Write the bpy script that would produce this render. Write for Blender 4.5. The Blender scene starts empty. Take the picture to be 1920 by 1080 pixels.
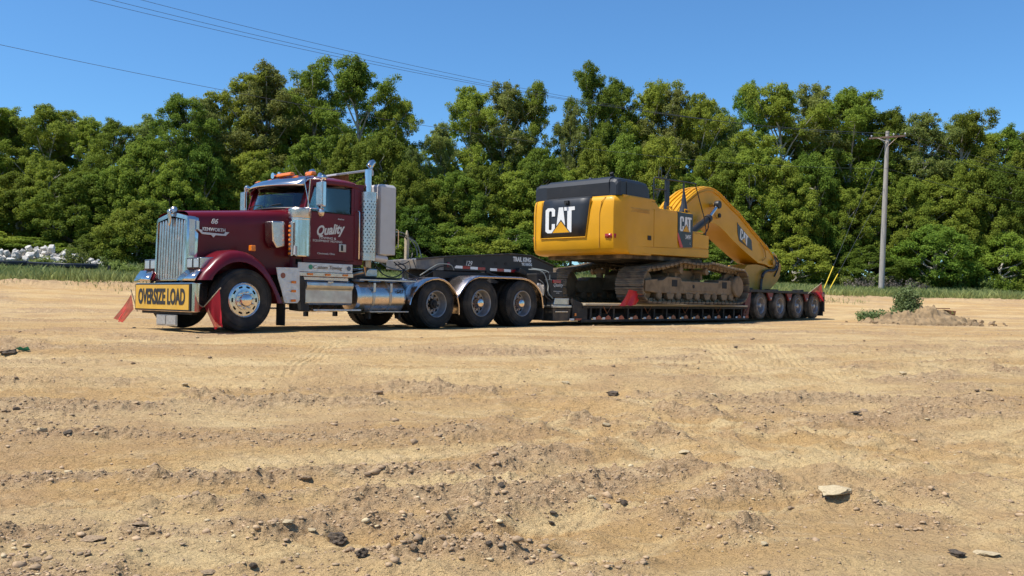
import bpy, math, random
import numpy as np
from math import sin, cos, pi, radians, sqrt, atan2
from mathutils import Vector, Matrix, Euler

random.seed(7)
RNG = np.random.default_rng(7)
sc = bpy.context.scene
COL = sc.collection

# ------------------------------------------------------------------ camera, sky, sun, exposure
CAM_H = 0.59
cam_d = bpy.data.cameras.new('camera'); cam = bpy.data.objects.new('camera', cam_d); COL.objects.link(cam)
cam_d.lens = 1650 / 1920 * 36; cam_d.sensor_width = 36; cam_d.clip_start = 0.1; cam_d.clip_end = 3000
cam.matrix_world = Matrix.Translation((0, 0, CAM_H)) @ Matrix.Rotation(radians(90) + 24 / 1650, 4, 'X') @ Matrix.Rotation(0.0145, 4, 'Z')
sc.camera = cam
SUN_EL = radians(62); SUN_DIR = Vector((-0.93, -0.37, 0)).normalized()   # horizontal direction towards the sun
w = bpy.data.worlds.new('World'); sc.world = w; w.use_nodes = True
nt = w.node_tree; nt.nodes.clear()
sky = nt.nodes.new('ShaderNodeTexSky'); sky.sky_type = 'NISHITA'; sky.sun_disc = False
sky.sun_elevation = SUN_EL; sky.sun_rotation = atan2(SUN_DIR.x, SUN_DIR.y)
sky.altitude = 0; sky.air_density = 1.0; sky.dust_density = 0.25; sky.ozone_density = 10
bg = nt.nodes.new('ShaderNodeBackground'); bg.inputs[1].default_value = 0.138
wo = nt.nodes.new('ShaderNodeOutputWorld')
tint = nt.nodes.new('ShaderNodeMix'); tint.data_type = 'RGBA'; tint.blend_type = 'MULTIPLY'; tint.inputs[0].default_value = 1; tint.inputs[7].default_value = (.68, .89, .94, 1)
nt.links.new(sky.outputs[0], tint.inputs[6]); nt.links.new(tint.outputs[2], bg.inputs[0]); nt.links.new(bg.outputs[0], wo.inputs[0])
sd = bpy.data.lights.new('sun', 'SUN'); so = bpy.data.objects.new('sun', sd); COL.objects.link(so)
sd.energy = 5.0; sd.angle = radians(0.53); sd.color = (1.0, 0.95, 0.87)
toward = Vector((SUN_DIR.x * cos(SUN_EL), SUN_DIR.y * cos(SUN_EL), sin(SUN_EL)))
so.rotation_euler = toward.to_track_quat('Z', 'Y').to_euler(); so.location = toward * 80
sc.view_settings.view_transform = 'Standard'; sc.view_settings.look = 'None'
sc.view_settings.exposure = 0.36; sc.view_settings.gamma = 1.0; sc.view_settings.use_curve_mapping = False

# ------------------------------------------------------------------ helpers: noise
def _h(ix, iy, s):
    n = (ix.astype(np.int64) * 374761393 + iy.astype(np.int64) * 668265263 + s * 1442695041) & 0xffffffff
    n = ((n ^ (n >> 13)) * 1274126177) & 0xffffffff
    return ((n ^ (n >> 16)) & 0xffff) / 65535.0
def vn(x, y, s=0):
    ix = np.floor(x); iy = np.floor(y); fx = x - ix; fy = y - iy
    fx = fx * fx * (3 - 2 * fx); fy = fy * fy * (3 - 2 * fy)
    a = _h(ix, iy, s); b = _h(ix + 1, iy, s); c = _h(ix, iy + 1, s); d = _h(ix + 1, iy + 1, s)
    return (a + (b - a) * fx) * (1 - fy) + (c + (d - c) * fx) * fy
def fbm(x, y, o=4, s=0, g=0.5):
    r = 0; a = 1; t = 0
    for i in range(o):
        r = r + a * vn(x, y, s + i * 17); t += a; a *= g; x = x * 2.03 + 11.3; y = y * 2.03 + 5.7
    return r / t

# ------------------------------------------------------------------ helpers: materials
def mat(name, col, rough=0.5, metal=0.0, coat=0.0, vary=0.0, vs=6.0, bump=0.0, bs=40.0, dust=0.0, dcol=(0.42, 0.31, 0.19), ds=3.0, stretch=(1, 1, 1), objvar=0.0, emit=None):
    m = bpy.data.materials.new(name); m.use_nodes = True; n = m.node_tree; p = n.nodes['Principled BSDF']
    p.inputs['Base Color'].default_value = (*col, 1); p.inputs['Roughness'].default_value = rough; p.inputs['Metallic'].default_value = metal
    p.inputs['Coat Weight'].default_value = coat; p.inputs['Coat Roughness'].default_value = 0.06
    tc = n.nodes.new('ShaderNodeTexCoord'); mp = n.nodes.new('ShaderNodeMapping'); mp.inputs['Scale'].default_value = stretch
    n.links.new(tc.outputs['Object'], mp.inputs[0])
    def noise(scale, detail=5):
        t = n.nodes.new('ShaderNodeTexNoise'); t.inputs['Scale'].default_value = scale; t.inputs['Detail'].default_value = detail
        n.links.new(mp.outputs[0], t.inputs['Vector']); return t.outputs['Fac']
    cur = None
    if vary:
        mr = n.nodes.new('ShaderNodeMapRange'); mr.inputs[1].default_value = 0.3; mr.inputs[2].default_value = 0.7
        mr.inputs[3].default_value = 1 - vary; mr.inputs[4].default_value = 1 + vary; n.links.new(noise(vs), mr.inputs[0])
        hs = n.nodes.new('ShaderNodeHueSaturation'); hs.inputs['Color'].default_value = (*col, 1); n.links.new(mr.outputs[0], hs.inputs['Value'])
        cur = hs.outputs[0]
    if objvar:
        oi = n.nodes.new('ShaderNodeObjectInfo'); mr = n.nodes.new('ShaderNodeMapRange'); mr.inputs[3].default_value = 1 - objvar; mr.inputs[4].default_value = 1 + objvar
        n.links.new(oi.outputs['Random'], mr.inputs[0]); hs = n.nodes.new('ShaderNodeHueSaturation')
        if cur: n.links.new(cur, hs.inputs['Color'])
        else: hs.inputs['Color'].default_value = (*col, 1)
        n.links.new(mr.outputs[0], hs.inputs['Value']); cur = hs.outputs[0]
    if dust:
        mr = n.nodes.new('ShaderNodeMapRange'); mr.inputs[1].default_value = 0.62 - dust * 0.45; mr.inputs[2].default_value = 0.82 - dust * 0.2
        mr.inputs[4].default_value = min(1, 0.15 + dust * 1.6); n.links.new(noise(ds, 7), mr.inputs[0])
        mx = n.nodes.new('ShaderNodeMix'); mx.data_type = 'RGBA'; n.links.new(mr.outputs[0], mx.inputs[0])
        if cur: n.links.new(cur, mx.inputs[6])
        else: mx.inputs[6].default_value = (*col, 1)
        mx.inputs[7].default_value = (*dcol, 1); cur = mx.outputs[2]
        if metal:
            ms = n.nodes.new('ShaderNodeMapRange'); ms.inputs[3].default_value = metal; ms.inputs[4].default_value = metal * 0.3
            n.links.new(mr.outputs[0], ms.inputs[0]); n.links.new(ms.outputs[0], p.inputs['Metallic'])
        mr2 = n.nodes.new('ShaderNodeMapRange'); mr2.inputs[3].default_value = rough; mr2.inputs[4].default_value = max(rough, 0.7)
        n.links.new(mr.outputs[0], mr2.inputs[0]); n.links.new(mr2.outputs[0], p.inputs['Roughness'])
    if cur: n.links.new(cur, p.inputs['Base Color'])
    if bump:
        b = n.nodes.new('ShaderNodeBump'); b.inputs['Strength'].default_value = bump; b.inputs['Distance'].default_value = 0.02
        n.links.new(noise(bs), b.inputs['Height']); n.links.new(b.outputs[0], p.inputs['Normal'])
    if emit: p.inputs['Emission Color'].default_value = (*emit[0], 1); p.inputs['Emission Strength'].default_value = emit[1]
    return m
def glass(name, tint, rough=0.03, clear=0.6):
    m = bpy.data.materials.new(name); m.use_nodes = True; n = m.node_tree; n.nodes.clear()
    o = n.nodes.new('ShaderNodeOutputMaterial'); mx = n.nodes.new('ShaderNodeMixShader'); tr = n.nodes.new('ShaderNodeBsdfTransparent'); gl = n.nodes.new('ShaderNodeBsdfGlossy')
    fr = n.nodes.new('ShaderNodeFresnel'); fr.inputs[0].default_value = 1.7; tr.inputs[0].default_value = (*tint, 1); gl.inputs['Roughness'].default_value = rough
    gl.inputs[0].default_value = (0.9, 0.95, 1, 1)
    n.links.new(fr.outputs[0], mx.inputs[0]); n.links.new(tr.outputs[0], mx.inputs[1]); n.links.new(gl.outputs[0], mx.inputs[2]); n.links.new(mx.outputs[0], o.inputs[0]); return m
def leafmat(name, c1, c2, spec=0.2, trans=0.4, scale=0.5):
    m = bpy.data.materials.new(name); m.use_nodes = True; n = m.node_tree; p = n.nodes['Principled BSDF']; o = n.nodes['Material Output']
    g = n.nodes.new('ShaderNodeTexCoord'); t = n.nodes.new('ShaderNodeTexNoise'); t.inputs['Scale'].default_value = scale; t.inputs['Detail'].default_value = 3
    n.links.new(g.outputs['Object'], t.inputs['Vector'])
    oi = n.nodes.new('ShaderNodeObjectInfo')
    geo = n.nodes.new('ShaderNodeNewGeometry')
    a = n.nodes.new('ShaderNodeMath'); a.operation = 'MULTIPLY_ADD'; a.inputs[1].default_value = 0.55; n.links.new(geo.outputs['Random Per Island'], a.inputs[0])
    b = n.nodes.new('ShaderNodeMath'); b.operation = 'MULTIPLY_ADD'; b.inputs[1].default_value = 0.9; b.inputs[2].default_value = -0.16; n.links.new(t.outputs['Fac'], b.inputs[0]); n.links.new(b.outputs[0], a.inputs[2])
    mx = n.nodes.new('ShaderNodeMix'); mx.data_type = 'RGBA'; mx.inputs[6].default_value = (*c1, 1); mx.inputs[7].default_value = (*c2, 1); n.links.new(a.outputs[0], mx.inputs[0])
    hs = n.nodes.new('ShaderNodeHueSaturation'); n.links.new(mx.outputs[2], hs.inputs['Color'])
    r1 = n.nodes.new('ShaderNodeMapRange'); r1.inputs[3].default_value = 0.487; r1.inputs[4].default_value = 0.522; n.links.new(oi.outputs['Random'], r1.inputs[0]); n.links.new(r1.outputs[0], hs.inputs['Hue'])
    f = n.nodes.new('ShaderNodeMath'); f.operation = 'MULTIPLY'; f.inputs[1].default_value = 7.31; n.links.new(oi.outputs['Random'], f.inputs[0])
    f2 = n.nodes.new('ShaderNodeMath'); f2.operation = 'FRACT'; n.links.new(f.outputs[0], f2.inputs[0])
    r2 = n.nodes.new('ShaderNodeMapRange'); r2.inputs[3].default_value = 0.75; r2.inputs[4].default_value = 1.28; n.links.new(f2.outputs[0], r2.inputs[0]); n.links.new(r2.outputs[0], hs.inputs['Value'])
    n.links.new(hs.outputs[0], p.inputs['Base Color']); p.inputs['Roughness'].default_value = 0.65; p.inputs['Specular IOR Level'].default_value = spec
    tl = n.nodes.new('ShaderNodeBsdfTranslucent'); hb = n.nodes.new('ShaderNodeHueSaturation'); hb.inputs['Value'].default_value = 1.25; hb.inputs['Hue'].default_value = 0.49
    n.links.new(hs.outputs[0], hb.inputs['Color']); n.links.new(hb.outputs[0], tl.inputs[0])
    ms = n.nodes.new('ShaderNodeMixShader'); ms.inputs[0].default_value = trans; n.links.new(p.outputs[0], ms.inputs[1]); n.links.new(tl.outputs[0], ms.inputs[2]); n.links.new(ms.outputs[0], o.inputs[0])
    return m

MAROON = mat('maroon_paint', (0.12, 0.005, 0.011), 0.3, 0.0, 0.12, vary=0.15, vs=2, bump=0.02, bs=3); MAROON.node_tree.nodes['Principled BSDF'].inputs['Specular IOR Level'].default_value = .3
CHROME = mat('chrome', (0.77, 0.65, 0.59), 0.1, 1.0, vary=0.05, vs=9, bump=0.02, bs=5)
STEEL = mat('brushed_steel', (0.67, 0.575, 0.52), 0.26, 1.0, vary=0.12, vs=8, dust=0.1, ds=4, bump=0.05, bs=20)
DUSTEEL = mat('dusty_aluminium', (0.55, 0.54, 0.52), 0.33, 1.0, vary=0.15, vs=8, dust=0.35, dcol=(0.45, 0.36, 0.26), ds=3)
PLATE = mat('diamond_plate', (0.6, 0.6, 0.6), 0.3, 1.0, vary=0.15, vs=12, bump=0.6, bs=60, dust=0.2)
GREYP = mat('grey_white_paint', (0.50, 0.48, 0.47), 0.32, 0, 0.3, vary=0.04, dust=0.12, ds=2)
BLACK = mat('black_paint', (0.010, 0.010, 0.011), 0.5, 0, 0.0, vary=0.3, dust=0.12, dcol=(0.12, 0.09, 0.065), ds=2.5)
BLACKD = mat('dusty_black_steel', (0.013, 0.012, 0.012), 0.65, vary=0.3, dust=0.24, dcol=(0.13, 0.095, 0.06), ds=4, bump=0.2, bs=25)
BLACKD.node_tree
RUBBER = mat('tyre_rubber', (0.016, 0.0155, 0.015), 0.75, vary=0.3, vs=4, dust=0.35, dcol=(0.085, 0.066, 0.047), ds=5, bump=0.2, bs=60)
RUBBERL = mat('dusty_tyre_rubber', (0.05, 0.045, 0.04), 0.85, vary=0.25, vs=4, dust=0.7, dcol=(0.2, 0.165, 0.125), ds=5, bump=0.2, bs=60)
RIM = mat('wheel_alloy', (0.66, 0.66, 0.66), 0.2, 1.0, vary=0.1, vs=10, dust=0.14, ds=8)
RIMD = mat('dull_wheel_steel', (0.36, 0.36, 0.37), 0.42, 0.7, vary=0.2, vs=10, dust=0.3, ds=8)
DARK = mat('black_parts_and_shade', (0.01, 0.01, 0.01), 0.7, vary=0.2)  # own colour of black parts; also painted shade in holes and recesses
AMBER = mat('amber_lens', (0.75, 0.19, 0.012), 0.18, 0, 0.6, vary=0.15, vs=60)
REDL = mat('red_lens', (0.28, 0.01, 0.01), 0.25, 0, 0.5, vary=0.1, vs=40)
WHITE = mat('white_lettering', (0.72, 0.72, 0.7), 0.5, vary=0.05, vs=20)
SILVER = mat('silver_lettering', (0.6, 0.6, 0.58), 0.45, vary=0.08, vs=20)
INKD = mat('dark_lettering', (0.02, 0.02, 0.02), 0.55, vary=0.1, vs=20)
SIGNY = mat('sign_yellow', (0.60, 0.34, 0.035), 0.55, vary=0.1, vs=3, dust=0.2, dcol=(0.5, 0.36, 0.12), ds=5)
GLASS = glass('tinted_glass', (0.68, 0.76, 0.74))
LENS = mat('headlight_lens', (0.42, 0.44, 0.45), 0.08, 0.4, 1.0, bump=0.5, bs=90)
RED = mat('red_vinyl_flag', (0.52, 0.018, 0.03), 0.45, vary=0.15, vs=8)
def flagmat():
    m = mat('red_mesh_fabric', (0.5, 0.02, 0.035), 0.6, vary=0.15, vs=14)
    n = m.node_tree; p = n.nodes['Principled BSDF']; o = n.nodes['Material Output']; tl = n.nodes.new('ShaderNodeBsdfTranslucent'); tl.inputs[0].default_value = (0.85, 0.05, 0.07, 1)
    tr = n.nodes.new('ShaderNodeBsdfTransparent'); a = n.nodes.new('ShaderNodeMixShader'); a.inputs[0].default_value = 0.65; b = n.nodes.new('ShaderNodeMixShader'); b.inputs[0].default_value = 0.22
    n.links.new(p.outputs[0], a.inputs[1]); n.links.new(tl.outputs[0], a.inputs[2]); n.links.new(a.outputs[0], b.inputs[1]); n.links.new(tr.outputs[0], b.inputs[2]); n.links.new(b.outputs[0], o.inputs[0]); return m
REDF = flagmat(); REDF.node_tree.nodes['Principled BSDF'].inputs['Base Color'].default_value = (.7, .03, .045, 1)
YEL = mat('machine_yellow', (0.64, 0.305, 0.006), 0.45, 0, 0.12, vary=0.08, vs=1.5, bump=0.03, bs=4)
YEL.node_tree.nodes['Principled BSDF'].inputs['Specular IOR Level'].default_value = .3
YELD = mat('dirty_machine_yellow', (0.47, 0.235, 0.015), 0.55, 0, 0.05, vary=0.2, vs=3, dust=0.2, dcol=(0.26, 0.15, 0.06), ds=3)
NAVY = mat('dark_machine_grey', (0.015, 0.018, 0.024), 0.5, 0, 0.05, vary=0.12, vs=2, dust=0.08, dcol=(0.08, 0.07, 0.06))
TRACKM = mat('dusty_track_steel', (0.16, 0.12, 0.08), 0.75, 0.1, vary=0.3, vs=7, dust=0.5, dcol=(0.3, 0.21, 0.115), ds=4, bump=0.5, bs=30, objvar=0.22)
TRACKF = mat('mud_caked_frame', (0.2, 0.14, 0.08), 0.85, vary=0.3, vs=5, dust=0.5, dcol=(0.3, 0.21, 0.12), ds=3, bump=0.6, bs=22)
WOOD = mat('deck_timber', (0.46, 0.38, 0.26), 0.8, vary=0.3, vs=3, stretch=(0.4, 6, 6), bump=0.4, bs=8, dust=0.3)
POLEW = mat('weathered_pole_wood', (0.34, 0.31, 0.275), 0.85, vary=0.25, vs=6, stretch=(6, 6, 0.3), bump=0.4, bs=6)
YGUARD = mat('yellow_plastic', (0.7, 0.5, 0.03), 0.45, vary=0.08)
WIRE = mat('wire_metal', (0.12, 0.12, 0.13), 0.5, 0.6, vary=0.1)
HOSEB = mat('black_hose', (0.02, 0.02, 0.022), 0.5, vary=0.2, dust=0.2)
HOSEG = mat('grey_hose', (0.16, 0.18, 0.175), 0.5, vary=0.2, dust=0.2)
COPPER = mat('exhaust_pipe_steel', (0.45, 0.3, 0.2), 0.3, 1.0, vary=0.2, vs=10)
RUST = mat('rusty_steel', (0.22, 0.09, 0.04), 0.8, vary=0.35, vs=10, bump=0.4, bs=30)
BARKP = mat('pale_bark', (0.36, 0.34, 0.29), 0.9, vary=0.35, vs=5, bump=0.5, bs=10)
BARK = mat('brown_bark', (0.09, 0.07, 0.05), 0.9, vary=0.3, vs=5, bump=0.5, bs=10)

# ------------------------------------------------------------------ helpers: meshes
class MB:
    def __init__(s): s.v = []; s.f = []
    def add(s, vs, fs):
        b = len(s.v); s.v += [tuple(p) for p in vs]; s.f += [tuple(i + b for i in f) for f in fs]; return s
    def box(s, x0, x1, y0, y1, z0, z1, taper=0, M=None):
        vs = [(x0, y0, z0), (x1, y0, z0), (x1, y1, z0), (x0, y1, z0), (x0 + taper, y0 + taper, z1), (x1 - taper, y0 + taper, z1), (x1 - taper, y1 - taper, z1), (x0 + taper, y1 - taper, z1)]
        if M: vs = [M @ Vector(p) for p in vs]
        return s.add(vs, [(0, 3, 2, 1), (4, 5, 6, 7), (0, 1, 5, 4), (1, 2, 6, 5), (2, 3, 7, 6), (3, 0, 4, 7)])
    def prism(s, poly, a, b, axis='y', M=None):           # poly in the plane normal to axis, extruded a..b
        def P(u, v, k): return (u, k, v) if axis == 'y' else ((k, u, v) if axis == 'x' else (u, v, k))
        n = len(poly); vs = [P(u, v, a) for u, v in poly] + [P(u, v, b) for u, v in poly]
        if M: vs = [M @ Vector(p) for p in vs]
        return s.add(vs, [tuple(range(n)), tuple(range(2 * n - 1, n - 1, -1))] + [(i + n, (i + 1) % n + n, (i + 1) % n, i) for i in range(n)])
    def ring(s, c, d, r, n, up=None):
        d = Vector(d).normalized(); u = Vector(up) if up else (Vector((0, 0, 1)) if abs(d.z) < 0.9 else Vector((1, 0, 0)))
        a = d.cross(u).normalized(); b = a.cross(d)
        return [Vector(c) + a * (r * cos(2 * pi * i / n)) + b * (r * sin(2 * pi * i / n)) for i in range(n)]
    def tube(s, pts, r, n=8, caps=True):
        pts = [Vector(p) for p in pts]; rs = r if isinstance(r, (list, tuple)) else [r] * len(pts); base = len(s.v)
        for i, p in enumerate(pts):
            d = (pts[min(i + 1, len(pts) - 1)] - pts[max(i - 1, 0)])
            s.v += [tuple(q) for q in s.ring(p, d, rs[i], n)]
        for i in range(len(pts) - 1):
            for k in range(n):
                a = base + i * n; s.f.append((a + k, a + (k + 1) % n, a + n + (k + 1) % n, a + n + k))
        if caps: s.f.append(tuple(base + k for k in range(n))[::-1]); s.f.append(tuple(base + (len(pts) - 1) * n + k for k in range(n)))
        return s
    def lathe(s, prof, n=32, origin=(0, 0, 0), axis='y', closed=False):   # prof: (r, h)
        base = len(s.v); o = Vector(origin)
        for r, h in prof:
            for k in range(n):
                a = 2 * pi * k / n; c, d = r * cos(a), r * sin(a)
                q = (c, h, d) if axis == 'y' else ((h, c, d) if axis == 'x' else (c, d, h)); s.v.append(tuple(o + Vector(q)))
        m = len(prof)
        for i in range(m - (0 if closed else 1)):
            j = (i + 1) % m
            for k in range(n): s.f.append((base + i * n + k, base + i * n + (k + 1) % n, base + j * n + (k + 1) % n, base + j * n + k))
        return s
    def loft(s, secs, close=False, caps=False):
        base = len(s.v); n = len(secs[0])
        for sec in secs: s.v += [tuple(p) for p in sec]
        for i in range(len(secs) - 1):
            for k in range(n - (0 if close else 1)): s.f.append((base + i * n + k, base + i * n + (k + 1) % n, base + (i + 1) * n + (k + 1) % n, base + (i + 1) * n + k))
        if caps: s.f.append(tuple(base + k for k in range(n))); s.f.append(tuple(base + (len(secs) - 1) * n + k for k in range(n)))
        return s
def mesh(name, mb, m, smooth=35, recalc=True):
    me = bpy.data.meshes.new(name); me.from_pydata(mb.v, [], mb.f); me.materials.append(m)
    if recalc:
        import bmesh
        b = bmesh.new(); b.from_mesh(me); bmesh.ops.recalc_face_normals(b, faces=b.faces); b.to_mesh(me); b.free()
    if smooth: me.polygons.foreach_set('use_smooth', [True] * len(me.polygons)); me.set_sharp_from_angle(angle=radians(smooth))
    return me
def link(name, me, parent=None, loc=(0, 0, 0), rot=(0, 0, 0), kind=None):
    o = bpy.data.objects.new(name, me); COL.objects.link(o); o.parent = parent; o.location = loc; o.rotation_euler = rot
    if kind: o['kind'] = kind
    return o
OFF = {}
def part(name, mb, m, parent, bevel=0, smooth=35, kind=None, label=None, solid=0):
    top = parent
    while top.parent: top = top.parent
    off = OFF.get(top.name, (0, 0, 0))
    acc = Vector((0, 0, 0)); q = parent
    while q.parent: acc += q.location; q = q.parent
    mb.v = [(p[0] - off[0] - acc.x, p[1] - off[1] - acc.y, p[2] - off[2] - acc.z) for p in mb.v]
    o = link(name, mesh(name, mb, m, smooth), parent, kind=kind)
    if solid: s_ = o.modifiers.new('solid', 'SOLIDIFY'); s_.thickness = solid; s_.offset = 0
    if bevel: b = o.modifiers.new('bevel', 'BEVEL'); b.width = bevel; b.segments = 2; b.limit_method = 'ANGLE'; b.angle_limit = radians(35); b.harden_normals = True
    if label: o['label'] = label
    return o
def B(*a, **k): return MB().box(*a, **k)
def tag(o, label, cat, group=None, kind=None):
    if label: o['label'] = label
    if cat: o['category'] = cat
    if group: o['group'] = group
    if kind: o['kind'] = kind
    return o
def empty(name, loc, rz=0):
    o = bpy.data.objects.new(name, None); COL.objects.link(o); o.location = loc; o.rotation_euler = (0, 0, rz); o.empty_display_size = 0.3; return o

# convoy frame: x rearwards along truck and trailer, y across (negative = the side seen), z up
TH = math.atan(1501 / 1650)
P0 = Vector((-5.43796, 15.8075, 0)); DV = Vector((sin(TH), cos(TH), 0)); NV = Vector((-cos(TH), sin(TH), 0)); RZ = pi / 2 - TH
def wpos(t, l, z): return P0 + DV * t + NV * l + Vector((0, 0, z))
def root(name, t, l, z, label, cat, group=None):
    o = empty(name, wpos(t, l, z), RZ); OFF[o.name] = (t, l, z); tag(o, label, cat, group); return o
def text(s, size, loc, parent, m, face='side', shear=0, sx=1.0, bold=0, name='lettering', align='CENTER', ext=0.003):
    c = bpy.data.curves.new(name, 'FONT'); c.body = s; c.size = size; c.shear = shear; c.offset = bold; c.extrude = ext; c.align_x = align; c.align_y = 'CENTER'; c.resolution_u = 3
    c.materials.append(m); o = bpy.data.objects.new(name, c); COL.objects.link(o); top = parent
    while top.parent: top = top.parent
    off = OFF.get(top.name, (0, 0, 0)); o.parent = parent; o.location = [loc[i] - off[i] for i in range(3)]
    o.rotation_euler = (pi / 2, 0, 0) if face == 'side' else (pi / 2, 0, -pi / 2); o.scale = (sx, 1, 1)
    bpy.context.view_layer.update(); me = bpy.data.meshes.new_from_object(o.evaluated_get(bpy.context.evaluated_depsgraph_get())); me.name = name
    r = bpy.data.objects.new(name, me); COL.objects.link(r); r.parent = parent; r.location = o.location; r.rotation_euler = o.rotation_euler; r.scale = o.scale
    bpy.data.objects.remove(o); bpy.data.curves.remove(c); return r

# ------------------------------------------------------------------ terrain
def sp(x, k): return np.logaddexp(0, k * x) / k
def base_z(X, Y):
    s = Y - 0.35 * X
    z = -0.0643 * sp(14.0 - Y, 2.0)
    z = z + 0.035 * sp(s - 26.5, .6) + 0.04 * sp(s - 37, .5) - 0.035 * sp(s - 62, .3)
    return z
def ridge(a, wd): return np.exp(-(a / wd) ** 2)
RID = [[(-2.29, 5.39), (-1.51, 5.49), (-.67, 5.67), (.16, 5.78)], [(-1.92, 4.87), (-1.07, 5.01), (-.42, 5.2), (.15, 5.52), (.87, 5.89)], [(-1.92, 4.53), (-1.32, 4.62), (-1.11, 4.69), (-.71, 4.62)], [(-2.52, 4.37), (-2.35, 4.54)], [(-1.2, 6.51), (-.65, 6.85), (-.03, 7.2), (.65, 7.46)], [(-3.54, 6.53), (-2.78, 6.71)], [(-2.94, 8.42), (-2.28, 7.91), (-1.8, 8.34), (-1.27, 8.18)], [(.02, 6.1), (.97, 6.59), (1.89, 7.02), (2.74, 7.5), (5.01, 8.6)], [(1.04, 6.04), (1.36, 5.71), (1.67, 5.25), (2.08, 5.01), (2.62, 4.58)],
       [(1.01, 7.44), (2.37, 7.94)], [(.99, 8.45), (3.45, 8.86)], [(-.76, 4.14), (-.14, 4.31), (.49, 4.12)], [(.56, 5.25), (.89, 4.95), (1.24, 4.6)], [(-1.18, 4.5), (-.43, 4.66), (.14, 5.02)], [(4.29, 11.04), (6.14, 10.77)], [(-4.51, 7.79), (-3.26, 7.64)], [(-1.44, 9.26), (.23, 8.9)], [(-19, 32), (-16.8, 29)], [(-14, 25.5), (-11.5, 24)], [(-8, 13), (-6.2, 11.6)]]
SMO = [[(-9, 8.9), (-5.46, 9.43), (-2.77, 10.01), (-.11, 10.5), (3.17, 11.84), (8.46, 14.53)], [(-9, 8.1), (-5.02, 8.67), (-2.52, 9.09), (-.1, 9.6), (2.79, 10.44), (7.42, 12.73)], [(-1.59, 4.04), (-1.03, 4.34), (-.15, 4.54), (.78, 5.26), (2.06, 6.25), (4.37, 7.5)], [(-3.26, 5.65), (-1.97, 5.86), (-.58, 6.17), (1.03, 6.96)], [(.21, 8.16), (1.76, 6.56), (2.57, 5.71), (2.95, 5.05)], [(.76, 8.79), (2.39, 7.26), (3.36, 5.76)]]
def pdist(X, Y, poly):
    b = np.full(X.shape, 99.0)
    for (x0, y0), (x1, y1) in zip(poly[:-1], poly[1:]):
        dx, dy = x1 - x0, y1 - y0; t = np.clip(((X - x0) * dx + (Y - y0) * dy) / (dx * dx + dy * dy), 0, 1); b = np.minimum(b, np.hypot(X - x0 - t * dx, Y - y0 - t * dy))
    return b
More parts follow.
